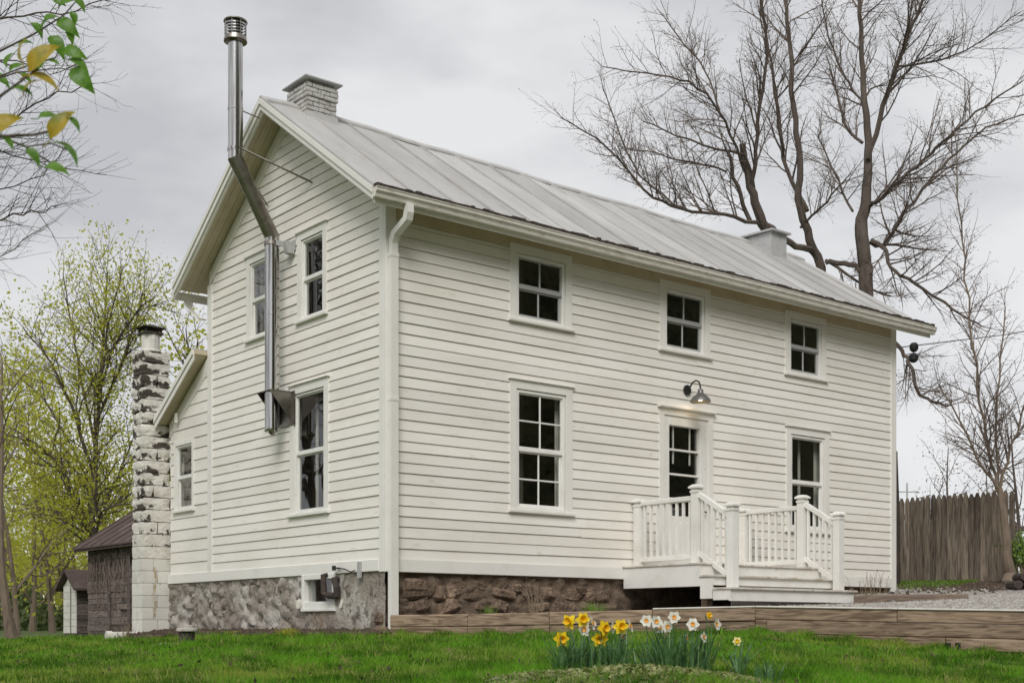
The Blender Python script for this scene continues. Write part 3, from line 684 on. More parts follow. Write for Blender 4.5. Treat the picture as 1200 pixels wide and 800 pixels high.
# front foundation: a rough mortared face with fieldstones bedded in it
mb = MB(); nx, nz = 150, 24; P = []
for i in range(nx+1):
    for j in range(nz+1):
        x = .12+(HL-.2)*i/nx; z = .0+(ZB-.022)*j/nz
        P.append((x, .02-.07*mnoise.fractal(Vector((x*4.5, z*6, 7)), 1, 2, 4), z))
mb.add(P, [(i*(nz+1)+j, (i+1)*(nz+1)+j, (i+1)*(nz+1)+j+1, i*(nz+1)+j+1) for i in range(nx) for j in range(nz)])
ff = mb.build('front_foundation', 'mortar', house, smooth=True)
rr = random.Random(21); z = .22
while z < .93:
    h = rr.uniform(.13, .22); x = .16+rr.uniform(0, .1)
    while x < 4.1:
        wd = rr.choice((.14, .2, .28, .38, .55))*rr.uniform(.85, 1.15)
        if rr.random() < .74:
            o = link('fieldstone', rr.choice(stones), ff, (x+wd/2, .10+rr.uniform(-.035, .04), min(z+h/2, ZB-.09-h/2)+rr.uniform(-.02, .02)), (rr.uniform(-.2, .2), rr.uniform(-.35, .35), rr.uniform(-.2, .2)))
            o.scale = (wd*rr.uniform(.8, 1.15), .28, h*rr.uniform(.7, 1.3))
        x += wd+rr.uniform(.0, .05)
    z += h
# corner stones at the base
for k, (y, z, sy, sz) in enumerate(((.12, .07, .26, .22), (.14, .28, .22, .18))):
    o = link('fieldstone', stones[k+3], fnd, (.0, y, z)); o.scale = (.16, sy, sz)
# basement window and its hardware
mb = MB(); fbev(mb, FG, 1.30, 1.38, .44, .955, -.1, .06); fbev(mb, FG, 2.20, 2.28, .44, .955, -.1, .06); fbev(mb, FG, 1.38, 2.20, .875, .955, -.1, .058); fbev(mb, FG, 1.28, 2.28, .395, .44, -.1, .075); fbev(mb, FG, 1.38, 2.20, .441, .54, -.1, .058)
bw = mb.build('basement_window', 'vinyl', house)
pane(FG, 1.38, 2.20, .54, .875, -.02).build('pane', 'glass', bw)
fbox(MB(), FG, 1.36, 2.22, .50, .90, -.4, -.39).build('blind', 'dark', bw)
fbev(MB(), FG, 2.02, 2.06, .54, .875, -.05, -.02).build('muntin', 'sash', bw)
mb = MB(); mb.tube([(-.06,1.52,.93),(-.12,1.52,.93),(-.12,1.50,.66),(-.12,1.36,.62),(-.12,1.16,.62)], [.035,.04,.05,.05,.05], 8); mb.tube([(-.05,1.22,.86),(-.11,1.22,.86),(-.11,1.16,.74),(-.10,1.16,.6)], .05, 8); mb.build('vent_pipe', 'pipedark', house)
MB().tube([(-.03,1.12,.56),(-.06,1.13,.44)], .025, 6).build('pipe_stub', 'clay', house)
MB().tube([(-.05,2.32,.55),(-.09,2.32,.53),(-.09,2.31,.44)], [.05,.06,.04], 7).build('pipe_stub', 'clay', house)
mb = MB(); mb.tube([(-.05,1.16,1.02),(-.13,1.2,1.02)], .014, 6); mb.tube([(-.13,1.20,.985),(-.13,1.20,1.055)], .03, 8); mb.tube([(-.08,1.16,1.02),(-.10,.96,1.0),(-.09,.80,.95),(-.07,.72,.97)], .010, 5); mb.build('hose_tap', 'black', house)
mb = MB(); mb.box(-.085, -.053, .56, .64, .86, 1.09); mb.build('outlet_plate', 'sash', house)

# ---- painted brick chimney on the ridge and the boxed one
chm = MB().box(.15, .61, 2.44, 2.97, 7.7, 8.66).build('ridge_chimney', 'brickw', house)
bm = {}
rr = random.Random(3)
def brick(l, w_, h, big=False):
    key = (round(l, 2), round(w_, 2)); 
    if key not in bm: bm[key] = MB().cbox(-l/2, l/2, -w_/2, w_/2, -h/2, h/2, .008).mesh('brick', 'brickw')
    return bm[key]
z = 7.72; k = 0
while z < 8.60:
    big = .02 if z > 8.40 else 0
    for fc in range(4):
        L0, L1 = ((.12-big, .64+big) if fc in (0, 2) else (2.41-big, 3.0+big)); s = L0+(0 if (k+fc) % 2 else -.10)
        while s < L1-.01:
            a, b = max(s, L0), min(s+.20, L1); s += .205
            if b-a < .04: continue
            c = (a+b)/2; l = round(b-a-.006, 2)
            if fc == 0: p = (c, 2.435-big, z); me = brick(l, .06, .062)
            elif fc == 2: p = (c, 2.975+big, z); me = brick(l, .06, .062)
            elif fc == 1: p = (.145-big, c, z); me = brick(.06, l, .062)
            else: p = (.615+big, c, z); me = brick(.06, l, .062)
            p = tuple(q+rr.uniform(-.004, .004) for q in p)
            link('brick', me, chm, p)
    z += .0695; k += 1
MB().cbox(.045, .715, 2.33, 3.08, 8.645, 8.672, .005).build('chimney_cap', 'flash', chm)
mb = MB().hexa([(.06,2.36,7.95),(.70,2.36,7.95),(.66,2.40,7.95),(.10,2.40,7.95),(.10,2.41,8.16),(.655,2.41,8.16),(.65,2.42,8.16),(.11,2.42,8.16)]); mb.build('flashing', 'roof', chm)
ch2 = MB().box(10.79, 11.27, 2.14, 2.9, 7.6, 8.27).build('boxed_chimney', 'flash', house)
MB().hexa([(10.72,2.06,8.275),(11.33,2.06,8.275),(11.33,3.0,8.30),(10.72,3.0,8.30),(10.72,2.06,8.31),(11.33,2.06,8.31),(11.33,3.0,8.335),(10.72,3.0,8.335)]).build('chimney_cap', 'flash', ch2)

# ------------------------------------------------------------------ STOVE PIPE on the gable
sp = thing('stove_pipe', 'stainless steel flue pipe bracketed to the gable and rising past the roof', 'flue pipe', (-.3, 2.76, 3.1))
XP0, XP1, YP = -.30, -.92, 2.76
zk0 = float(onX(319, 276, XP0)[2]); zk1 = float(onX(277, 187, XP1)[2]); ztop = float(onX(275, 46, XP1)[2]); zbot = float(onX(320, 506, XP0)[2])
MB().lathe([(.112,zbot),(.118,zbot+.01),(.118,zbot+.06),(.112,zbot+.065),(.112,zbot+.55),(.116,zbot+.552),(.116,zbot+.60),(.112,zbot+.602),(.112,zbot+1.8),(.117,zbot+1.802),(.117,zbot+1.83),(.112,zbot+1.832),(.112,zk0-.16),(.119,zk0-.158),(.119,zk0-.10),(.112,zk0-.098),(.112,zk0)], (XP0,YP,0), 28).build('lower_pipe', 'steel', sp, smooth=True)
MB().tube([(XP0,YP,zbot-.04),(XP0,YP,zbot)], [.03,.06], 10).build('drain_cap', 'steel2', sp)
A = np.array([XP0,YP,zk0-.02]); B = np.array([XP1,YP,zk1+.02]); dr = (B-A)/np.linalg.norm(B-A)
MB().tube([A-dr*.03, A+dr*.22, A+dr*.222, B-dr*.20, B-dr*.198, B+dr*.03], [.114,.114,.110,.110,.115,.115], 28).build('offset_pipe', 'steel2', sp, smooth=True)
MB().lathe([(.113,zk1),(.113,zk1+.12),(.119,zk1+.122),(.119,zk1+.18),(.112,zk1+.182),(.112,zk1+.75),(.117,zk1+.752),(.117,zk1+.79),(.112,zk1+.792),(.112,ztop)], (XP1,YP,0), 28).build('upper_pipe', 'steel', sp, smooth=True)
MB().lathe([(.118,ztop-.02),(.172,ztop-.06),(.178,ztop-.05),(.165,ztop+.02),(.118,ztop+.03)], (XP1,YP,0), 28).build('cap_collar', 'steel2', sp, smooth=True)
MB().lathe([(.10,ztop),(.10,ztop+.20)], (XP1,YP,0), 20).build('cap_core', 'black', sp)
for k in range(4): MB().lathe([(.158,ztop+.05+k*.045),(.166,ztop+.055+k*.045),(.166,ztop+.068+k*.045),(.158,ztop+.073+k*.045)], (XP1,YP,0), 28, False).build('cap_louvre', 'steel', sp)
MB().lathe([(.0,ztop+.235),(.175,ztop+.235),(.182,ztop+.245),(.175,ztop+.262),(.0,ztop+.275)], (XP1,YP,0), 28).build('cap_lid', 'steel2', sp, smooth=True)
for k in range(8):
    q = k*math.pi/4; MB().tube([(XP1+.162*math.cos(q),YP+.162*math.sin(q),ztop+.01),(XP1+.162*math.cos(q),YP+.162*math.sin(q),ztop+.24)], .008, 5).build('cap_strut', 'steel', sp)
# wall bracket: plate, shelf, two triangular gussets
zb = zbot+.62
MB().cbox(-.056, -.046, YP-.26, YP+.26, zb-.50, zb+.02, .002).build('wall_plate', 'steel2', sp)
MB().cbox(-.44, -.05, YP-.22, YP+.22, zb-.004, zb+.006, .002).build('bracket_shelf', 'steel2', sp)
for sg in (-1, 1):
    y = YP+sg*.20
    MB().add([(-.46,y-.004,zb),(-.05,y-.004,zb),(-.05,y-.004,zb-.48),(-.46,y+.004,zb),(-.05,y+.004,zb),(-.05,y+.004,zb-.48)], [(0,1,2),(5,4,3),(0,3,4,1),(1,4,5,2),(2,5,3,0)]).build('bracket_gusset', 'steel2', sp)
zc = zk0-.13
MB().lathe([(.121,zc-.03),(.126,zc-.03),(.126,zc+.03),(.121,zc+.03)], (XP0,YP,0), 24).build('wall_band', 'steel2', sp)
mb = MB().box(-.30,-.04,YP-.145,YP-.125,zc-.05,zc+.03); mb.box(-.05,-.036,YP-.26,YP-.12,zc-.1,zc+.06); mb.hexa([(-.16,YP-.24,zc-.16),(-.045,YP-.24,zc-.16),(-.045,YP-.14,zc-.16),(-.16,YP-.14,zc-.16),(-.20,YP-.24,zc+.02),(-.045,YP-.24,zc+.02),(-.045,YP-.14,zc+.02),(-.20,YP-.14,zc+.02)]); mb.build('wall_band_arm', 'flash', sp)
zs = zk1+.16
for sg, e in ((-1, (-.045, YP-.78, zs-.52)), (1, (-.045, YP+.62, zs-.52))):
    MB().tube([(XP1+.05,YP+sg*.10,zs),e], .016, 6).build('brace_rod', 'steel2', sp)
MB().tube([(XP1+.1,YP-.03,zk1+.76),(XL-.02,YP-.03,zk1+.72)], .010, 5).build('brace_rod', 'steel2', sp)
MB().lathe([(.120,zs-.02),(.125,zs-.02),(.125,zs+.02),(.120,zs+.02)], (XP1,YP,0), 24).build('brace_band', 'steel', sp)

# ------------------------------------------------------------------ BLOCK CHIMNEY beside the lean-to
bc = thing('block_chimney', 'white painted concrete block chimney with crumbling dark patches beside the lean-to', 'chimney', (-.25, 7.44, 0))
rr = random.Random(31); BX0, BX1, BY0, BY1 = -.53, .02, 7.215, 7.67
MB().box(BX0+.05, BX1-.02, BY0+.05, BY1-.05, -.2, 5.0).build('chimney_core', 'spallcore', bc)
def rough_block(x0, x1, y0, y1, z0, z1, spall, seed):
    """block as a 4x4x4 lattice shell; spalled ones lose their lower edges"""
    n = 5; mb = MB(); idx = {}; r = random.Random(seed)
    for i in range(n):
        for j in range(n):
            for k in range(n):
                if 0 < i < n-1 and 0 < j < n-1 and 0 < k < n-1: continue
                p = Vector((x0+(x1-x0)*i/(n-1), y0+(y1-y0)*j/(n-1), z0+(z1-z0)*k/(n-1)))
                c = Vector(((x0+x1)/2, (y0+y1)/2, (z0+z1)/2)); d = p-c
                ed = sum(1 for q in (i, j, k) if q in (0, n-1))
                e = .0015*(ed-1)+.004*abs(mnoise.noise(p*9))*(1 if spall else .4)
                if spall: e += max(0, .038*spall*(mnoise.noise(p*7+Vector((0, 0, 3)))+.25+(.35 if k < 2 else -.1)))
                d.x *= 1-min(.8, e/max(.05, abs(x1-x0)/2)); d.y *= 1-min(.8, e/max(.05, abs(y1-y0)/2)); d.z *= 1-min(.5, e*.6/.1)
                idx[i, j, k] = len(mb.v); mb.v.append(tuple(c+d))
    def quad(a, b, c, d): mb.f.append((idx[a], idx[b], idx[c], idx[d]))
    for a in range(n-1):
        for b in range(n-1):
            quad((a,0,b),(a+1,0,b),(a+1,0,b+1),(a,0,b+1)); quad((a,n-1,b),(a,n-1,b+1),(a+1,n-1,b+1),(a+1,n-1,b))
            quad((0,a,b),(0,a,b+1),(0,a+1,b+1),(0,a+1,b)); quad((n-1,a,b),(n-1,a+1,b),(n-1,a+1,b+1),(n-1,a,b+1))
            quad((a,b,0),(a,b+1,0),(a+1,b+1,0),(a+1,b,0)); quad((a,b,n-1),(a+1,b,n-1),(a+1,b+1,n-1),(a,b+1,n-1))
    return mb
z = -.15; k = 0; H = .222
while z < 4.98:
    s = 0 if z < 1.3 else min(.75, (z-1.2)/1.6); m = 'block' if s <= 0 else 'spall'
    split = BX0+(.30 if k % 2 else .22)
    w_ = 0 if z < 3.9 else .012
    for (xa, xb) in (((BX0-w_, split-.002), (split+.002, BX1)) if (z < 1.4 or k % 3 == 0) else ((BX0-w_, BX1),)):
        rough_block(xa, xb, BY0-w_, BY1, z+.002, z+H-.002, s, k*5+int(xa*100)).build('concrete_block', m, bc)
    z += H; k += 1
ft = z
MB().lathe([(.19,ft-.1),(.19,ft+.03),(.165,ft+.05),(.165,ft+.34),(.15,ft+.36)], (-.27,7.44,0), 12).build('flue', 'block', bc)
MB().cbox(-.45,-.09,7.26,7.62,ft+.32,ft+.36,.004).build('flue_collar', 'pipedark', bc)
for sx in (-.43, -.14):
    for sy in (7.29, 7.57): MB().box(sx,sx+.03,sy,sy+.03,ft+.36,ft+.44).build('cap_leg', 'pipedark', bc)
MB().add([(-.50,7.23,ft+.44),(-.04,7.23,ft+.44),(-.04,7.66,ft+.44),(-.50,7.66,ft+.44),(-.27,7.36,ft+.51),(-.27,7.53,ft+.51)], [(0,3,2,1),(0,1,4),(1,2,5,4),(2,3,5),(3,0,4,5)]).build('chimney_cap', 'pipedark', bc)
# rusty crack on the lower block face
mb = MB(); pts = [(-.30,.35),(-.28,.62),(-.31,.80),(-.27,1.0),(-.30,1.25)]
for (a, b), (c, d) in zip(pts[:-1], pts[1:]): mb.add([(a-.018,BY0-.006,b),(a+.03,BY0-.006,b),(c+.022,BY0-.006,d),(c-.012,BY0-.006,d)], [(0,1,2,3)])
mb.build('rust_stain', 'rust', bc)

# ------------------------------------------------------------------ WALL LAMP
lp = thing('wall_lamp', 'grey gooseneck barn lamp glowing above the front door', 'lamp', (6.0, -.04, 4.15))
mb = MB(); mb.tube([(6.0,-.032,4.15),(6.0,-.058,4.15)], .085, 16); mb.build('backplate', 'black', lp)
arm = [(6.0,-.05,4.15)]+[(6.0,-.12-.10*t,4.15+.13*math.sin(t*math.pi*.9)) for t in np.linspace(0,1,6)]+[(6.0,-.33,4.17),(6.0,-.36,4.09)]
arm = [(6.0,-.05,4.15),(6.0,-.10,4.18),(6.0,-.17,4.26),(6.0,-.24,4.28),(6.0,-.31,4.25),(6.0,-.34,4.18),(6.0,-.345,4.10)]
MB().tube(arm, .014, 8).build('gooseneck', 'black', lp, smooth=True)
MB().lathe([(.03,.06),(.045,.055),(.05,.0),(.075,-.03),(.13,-.07),(.165,-.12),(.175,-.155),(.170,-.155),(.16,-.122),(.125,-.08),(.07,-.04),(.0,-.03)], (6.0,-.345,4.06), 28, False).build('lamp_shade', 'lamp', lp, smooth=True)
MB().lathe([(.0,-.045),(.03,-.06),(.042,-.10),(.03,-.13),(.0,-.14)], (6.0,-.345,4.06), 14, False).build('bulb', 'bulb', lp, smooth=True)
ld = bpy.data.lights.new('lamp_light', 'POINT'); ld.energy = .8; ld.color = (1, .74, .42); ld.shadow_soft_size = .04
lo = bpy.data.objects.new('lamp_light', ld); col.objects.link(lo); lo.parent = lp; lo.location = (0, -.305, -.255)

# ------------------------------------------------------------------ PORCH
po = thing('porch', 'white painted entry porch with two balustrades and front steps', 'porch', (5.95, -1.2, .45))
DX0, DX1, DZ = 4.51, 7.42, 1.135; YF = -1.72
x = DX0-.02; 
bw_ = .139
for k in range(int((DX1+.04-DX0)/bw_)+1):
    a = DX0-.02+k*bw_; b = min(a+bw_-.006, DX1+.02)
    if b-a > .03: MB().cbox(a, b, YF-.03, -.05, DZ-.028, DZ, .004).build('deck_board', 'tread', po)
MB().cbox(DX0, DX0+.035, YF, -.055, DZ-.36, DZ-.03, .004).build('fascia', 'vinyl', po)
MB().cbox(DX1-.035, DX1, YF, -.055, DZ-.36, DZ-.03, .004).build('fascia', 'vinyl', po)
MB().cbox(DX0+.036, DX1-.036, YF, YF+.035, DZ-.22, DZ-.03, .004).build('riser', 'vinyl', po)
# steps
SX0, SX1 = DX0, 7.46
YB = -2.34
for i, (ya, yb, zt) in enumerate(((YF-.28, YF, DZ-.19), (YB, YF-.28, DZ-.385))):
    xa, xb = (SX0+.0, DX1-.0) if i == 0 else (SX0-.02, SX1+.03)
    MB().cbox(xa-.02, xb+.02, ya-.04, yb-.001, zt-.035, zt, .006).build('tread', 'tread', po)
    MB().cbox(xa, xb, ya, ya+.03, zt-(.16 if i == 0 else .205), zt-.036, .004).build('riser', 'vinyl', po)
    for xx in (xa, xb-.03):
        MB().cbox(xx, xx+.03, ya+.031, yb-.002, (.56 if i else zt-.36), zt-.037, .004).build('stringer', 'vinyl', po)
MB().cbox(DX0+.20, DX0+.32, YF+.04, YF+.16, .30, DZ-.36, .006).build('support_post', 'timber', po)
MB().cbox(DX1-.32, DX1-.20, YF+.04, YF+.16, .30, DZ-.36, .006).build('support_post', 'timber', po)
MB().cbox(DX1-.034, DX1-.001, YF+.04, -.06, .45, DZ-.362, .004).build('added_skirt', 'vinyl', po)  # two boards added to shut light out from under the porch
MB().cbox(DX0+.5, DX1-.04, YF-.2, YF-.17, .35, DZ-.23, .004).build('added_skirt', 'vinyl', po)
def post(x, y, z0, z1, w_=.065):
    p = MB().cbox(x-w_, x+w_, y-w_, y+w_, z0, z1, .008).build('post', 'vinyl', po)
    MB().cbox(x-w_-.012, x+w_+.012, y-w_-.012, y+w_+.012, z1-.07, z1-.035, .006).build('post_collar', 'vinyl', p)
    c = w_+.03
    MB().add([(x-c,y-c,z1),(x+c,y-c,z1),(x+c,y+c,z1),(x-c,y+c,z1),(x-c,y-c,z1+.025),(x+c,y-c,z1+.025),(x+c,y+c,z1+.025),(x-c,y+c,z1+.025),(x-.05,y-.05,z1+.06),(x+.05,y-.05,z1+.06),(x+.05,y+.05,z1+.06),(x-.05,y+.05,z1+.06)],
             [(3,2,1,0)]+[(i,(i+1)%4,4+(i+1)%4,4+i) for i in range(4)]+[(4+i,4+(i+1)%4,8+(i+1)%4,8+i) for i in range(4)]+[(8,9,10,11)]).build('post_cap', 'vinyl', p)
for RX in (4.79, 7.35):
    post(RX, -.125, DZ, 2.17); post(RX, -1.39, DZ, 2.30); post(RX, -2.12, .75, 1.97)
    MB().cbox(RX-.045, RX+.045, -1.325, -.19, 2.11, 2.19, .012).build('top_rail', 'vinyl', po)
    MB().cbox(RX-.03, RX+.03, -1.325, -.19, DZ+.07, DZ+.15, .008).build('bottom_rail', 'vinyl', po)
    nB = 8
    for k in range(nB):
        y = -.19-(1.135)*(k+.5)/nB
        MB().cbox(RX-.019, RX+.019, y-.019, y+.019, DZ+.151, 2.109, .004).build('baluster', 'vinyl', po)
    def sl(y): return 2.24+(y+1.455)*(.36/.60)
    for nm, z0, z1, hw in (('top_rail', -.08, .0, .045), ('bottom_rail', -.99, -.91, .03)):
        MB().hexa([(RX-hw,-2.055,sl(-2.055)+z0),(RX+hw,-2.055,sl(-2.055)+z0),(RX+hw,-1.455,sl(-1.455)+z0),(RX-hw,-1.455,sl(-1.455)+z0),(RX-hw,-2.055,sl(-2.055)+z1),(RX+hw,-2.055,sl(-2.055)+z1),(RX+hw,-1.455,sl(-1.455)+z1),(RX-hw,-1.455,sl(-1.455)+z1)]).build(nm, 'vinyl', po)
    for k in range(5):
        y = -1.455-.60*(k+.5)/5; MB().hexa([(RX-.019,y-.019,sl(y-.019)-.911),(RX+.019,y-.019,sl(y-.019)-.911),(RX+.019,y+.019,sl(y+.019)-.911),(RX-.019,y+.019,sl(y+.019)-.911),(RX-.019,y-.019,sl(y-.019)-.079),(RX+.019,y-.019,sl(y-.019)-.079),(RX+.019,y+.019,sl(y+.019)-.079),(RX-.019,y+.019,sl(y+.019)-.079)]).build('baluster', 'vinyl', po)

# ------------------------------------------------------------------ TIMBER RETAINING WALL
WP = [CAM+d*(V+t*RT) for t, d in zip(WT, WD)]
tw = thing('retaining_wall', 'stacked weathered timber retaining wall edging the lawn', 'retaining wall', (WP[1][0], WP[1][1], 0))
def timber(p, q, zp, zq, h, th=.16, name='timber', m='timber', parent=tw, gap=.004):
    p = np.array(p[:2]); q = np.array(q[:2]); t = (q-p)/np.linalg.norm(q-p); n = np.array([-t[1], t[0]])
    if n@V[:2] < 0: n = -n
    p = p+t*gap; q = q-t*gap; c = .010
    def sec(o, z): return [(*(o+n*c), z), (*(o), z+c), (*(o), z+h-c*1.4), (*(o+n*c*1.8), z+h), (*(o+n*(th-c)), z+h), (*(o+n*th), z+h-c), (*(o+n*th), z+c), (*(o+n*(th-c)), z)]
    vs_ = sec(p, zp)+sec(q, zq)
    fs = [(i, (i+1)%8, 8+(i+1)%8, 8+i) for i in range(8)]+[tuple(range(7,-1,-1)), tuple(range(8,16))]
    return MB().add(vs_, fs).build(name, m, parent)
rr = random.Random(4)
def lerp(a, b, t): return a+(b-a)*t
# three runs; each course broken at its own joints
for run, (i, j, hs, joints) in enumerate(((0, 1, (.165, .165), ((), ())), (1, 2, (.165, .165), ((.30, .66), (.30,))), (2, 3, (.150, .165, .15), ((.47,), (.04,), (.62,))), (3, 4, (.150, .165, .15), ((.4,), (.2, .7), (.5,))))):
    p, q = WP[i], WP[j]; zp, zq = WZ[i], WZ[j]; off = 0
    for c, h in enumerate(hs):
        ts = [0]+list(joints[c])+[1]
        for a, b in zip(ts[:-1], ts[1:]):
            setb = np.array([*(V[:2]*rr.uniform(-.008, .012)), 0])+V*(.003*c)
            timber(lerp(p, q, a)+setb, lerp(p, q, b)+setb, lerp(zp, zq, a)-off-h, lerp(zp, zq, b)-off-h, h-.0005)
        off += h
    # buried footing timber
    timber(p+V*.02, q+V*.02, zp-off-.17, zq-off-.17, .16)
M['palecap'] = mat('bleached_wood', (.56, .53, .47), .8, [(6, (.42, .39, .34), .5, .7)])
for (p, q, zp, zq) in ((lerp(WP[1], WP[2], .66), WP[2], lerp(WZ[1], WZ[2], .66), WZ[2]), (WP[2], lerp(WP[2], WP[3], .47), WZ[2], lerp(WZ[2], WZ[3], .47)), (lerp(WP[2], WP[3], .47), WP[3], lerp(WZ[2], WZ[3], .47), WZ[3]), (WP[3], WP[4], WZ[3], WZ[4])):
    timber(p-V*.012, q-V*.012, zp-.004, zq-.004, .026, .18, 'cap_strip', 'palecap')
# iron bracket in the lowest course, low edging timber by the house end
q = at(1118, 758, 14.62); mb = MB()
for dx in (-.055, .055): mb.add([tuple(q+RT*dx+V*0.0+UP*z+V*o) for z in (-.07, .05) for o in (0, .12)]+[tuple(q+RT*(dx+.02)+UP*z+V*o) for z in (-.07, .05) for o in (0, .12)], [(0,1,3,2),(4,6,7,5),(0,2,6,4),(1,5,7,3),(2,3,7,6),(0,4,5,1)])
mb.build('iron_bracket', 'black', tw)
et = thing('edging_timber', 'low brown landscape timber bordering the bed beside the porch steps', 'timber', (9.0, -2.2, .6))
e0 = onY(1000, 706, -2.3); e0 = at(1000, 706, 20.6); e1 = at(1135, 706, 20.0)
timber(e0, e1, e0[2]-.03, e1[2]-.02, .16, .14, parent=et, m='timberold')
timber(e0-UP*.12, e1-UP*.12, e0[2]-.19, e1[2]-.18, .155, .14, parent=et, m='timberold')

# ------------------------------------------------------------------ FENCE
fe = thing('picket_fence', 'weathered grey-brown stockade fence with pointed pickets beyond the house', 'fence', (14.2, .3, 1.0))
f0 = CAM+28.3*(V+(1036-CX)/FPX*RT); f1 = CAM+26*(V+(1189-CX)/FPX*RT); nP = 24
tdir = (f1-f0)[:2]/np.linalg.norm((f1-f0)[:2]); nd = np.array([-tdir[1], tdir[0]]); 
if nd@V[:2] < 0: nd = -nd
rr = random.Random(8); wP = np.linalg.norm((f1-f0)[:2])/nP
for k in range(nP):
    c = f0+(f1-f0)*(k+.5)/nP; gz_ = float(terr_z(c[0], c[1])[0]); top = gz_+1.87+rr.uniform(-.022, .022); hw = wP*.5*rr.uniform(.92, .985)
    b_ = np.array([c[0], c[1]])+nd*rr.uniform(-.012, .012)
    prof = [(-hw, gz_-.1), (hw, gz_-.1), (hw, top-.10), (hw*.35, top), (-hw*.35, top), (-hw, top-.10)]
    lean = rr.uniform(-.004, .004); vs_ = []
    for o in (0, .022):
        for u, z in prof: q = b_+tdir*(u+lean*(z-gz_))+nd*o; vs_.append((q[0], q[1], z))
    fs = [tuple(range(6)), tuple(range(11, 5, -1))]+[(i, i+6, (i+1)%6+6, (i+1)%6) for i in range(6)]
    MB().add(vs_, fs).build('picket', 'picket', fe)
for hz in (.35, 1.4):
    a = f0+np.array([*nd, 0])*.03; b = f1+np.array([*nd, 0])*.03; za = float(terr_z(a[0], a[1])[0])+hz; zb2 = float(terr_z(b[0], b[1])[0])+hz
    timber(a, b, za, zb2, .09, .05, 'fence_rail', 'picket', fe)

# ------------------------------------------------------------------ BARN and OUTHOUSE behind
bx, by1, by0 = 2.34, 17.4, 9.6
bn = thing('barn', 'dark weathered board barn with rusty tin roof and dead vines behind the chimney', 'barn', (bx+2, 13.5, 0))
zE = 2.25; pr = onY(154, 608, by1); mB = (pr[2]-zE)/max(.3, pr[0]-bx); mB = min(max(mB, .45), 1.0)
MB().box(bx+.03, bx+5, by0, by1-.02, -.3, zE-.05).build('barn_core', M['barn'], bn)
rr = random.Random(12); z = -.1
while z < zE-.1:
    h = min(rr.uniform(.13, .2), zE-.06-z); y = by1
    while y > by0+.1:
        l = min(rr.uniform(1.2, 3.0), y-by0); o = rr.uniform(0, .025)
        if rr.random() < .93: MB().box(bx-.02-o, bx+.028, y-l+.008, y, z+.004, z+h-.006).build('barn_board', 'barn', bn)
        y -= l
    z += h
for y in (16.0, 14.75): MB().box(bx-.07, bx-.045, y-.14, y+.0, .1, 1.9).build('batten', 'barn', bn)
rf = MB().hexa([(bx-.3,by0,zE-.18),(bx+2.6,by0,zE-.18+mB*2.9),(bx+2.6,by1+.25,zE-.18+mB*2.9),(bx-.3,by1+.25,zE-.18),(bx-.3,by0,zE-.10),(bx+2.6,by0,zE-.10+mB*2.9),(bx+2.6,by1+.25,zE-.10+mB*2.9),(bx-.3,by1+.25,zE-.10)])
rf = rf.build('barn_roof', 'rustroof', bn)
y = by1+.27
while y > by0+.5:
    MB().hexa([(bx-.33,y-.60,zE-.10-.02),(bx+2.6,y-.60,zE-.10+mB*2.9),(bx+2.6,y-.005,zE-.10+mB*2.9),(bx-.33,y-.005,zE-.12),(bx-.33,y-.60,zE-.085),(bx+2.6,y-.60,zE-.07+mB*2.9),(bx+2.6,y-.005,zE-.07+mB*2.9),(bx-.33,y-.005,zE-.085)]).build('tin_sheet', 'rustroof', rf)
    MB().hexa([(bx-.33,y-.03,zE-.085),(bx+2.6,y-.03,zE-.07+mB*2.9),(bx+2.6,y,zE-.07+mB*2.9),(bx-.33,y,zE-.085),(bx-.33,y-.03,zE-.055),(bx+2.6,y-.03,zE-.04+mB*2.9),(bx+2.6,y,zE-.04+mB*2.9),(bx-.33,y,zE-.055)]).build('tin_rib', 'rustroof', rf)
    y -= .61
MB().add([(bx+.03,by1-.02,zE-.1),(bx+2.6,by1-.02,zE-.2+mB*2.6),(bx+5,by1-.02,zE-.1),(bx+.03,by1-.1,zE-.1),(bx+2.6,by1-.1,zE-.2+mB*2.6),(bx+5,by1-.1,zE-.1)], [(0,2,1),(3,4,5),(0,1,4,3),(1,2,5,4)]).build('barn_gable', 'barn', bn)
mb = MB()
for k in range(70):
    y = rr.uniform(by0+2, by1); p = np.array([bx-.06, y, 2.1-rr.uniform(0, .4)]); pts = [p.copy()]
    for s in range(rr.randint(4, 9)):
        p = p+np.array([rr.uniform(-.03, .025), rr.uniform(-.12, .12), -rr.uniform(.08, .22)]); p[0] = min(p[0], bx-.05); p[2] = max(p[2], .02); pts.append(p.copy())
    mb.tube(pts, np.linspace(.016, .004, len(pts)), 3, False)
mb.build('vine', 'barkred', bn)
oh = at(90, 743, 34.5); ox, oy = oh[0], oh[1]
ot = thing('outhouse', 'small white shed with a dark slot and brown side beside the barn', 'shed', (ox, oy, 0))
MB().box(ox, ox+1.1, oy+.0, oy+.92, -.2, 1.30).build('side_wall', 'barn', ot)
rr = random.Random(2); z = .0
MB().add([(ox-.012,oy,1.29),(ox-.012,oy+.92,1.29),(ox-.012,oy+.46,1.62),(ox+.08,oy,1.29),(ox+.08,oy+.92,1.29),(ox+.08,oy+.46,1.62)], [(0,2,1),(3,4,5),(0,3,5,2),(2,5,4,1),(0,1,4,3)]).build('gable_board', 'block', ot)
while z < 1.29:
    h = min(.185, 1.285-z)
    for a, b in ((0, .33), (.44, .92)): MB().box(ox-.03, ox-.001, oy+a, oy+b, z+.003, z+h-.004).build('white_board', 'block', ot)
    z += .185
MB().box(ox-.012, ox-.002, oy+.33, oy+.44, .0, 1.2).build('door_slot', 'black', ot)
for k in range(8): MB().box(ox+.0, ox+1.1, oy-.02, oy-.001, k*.16+.004, k*.16+.152).build('brown_board', 'barn', ot)
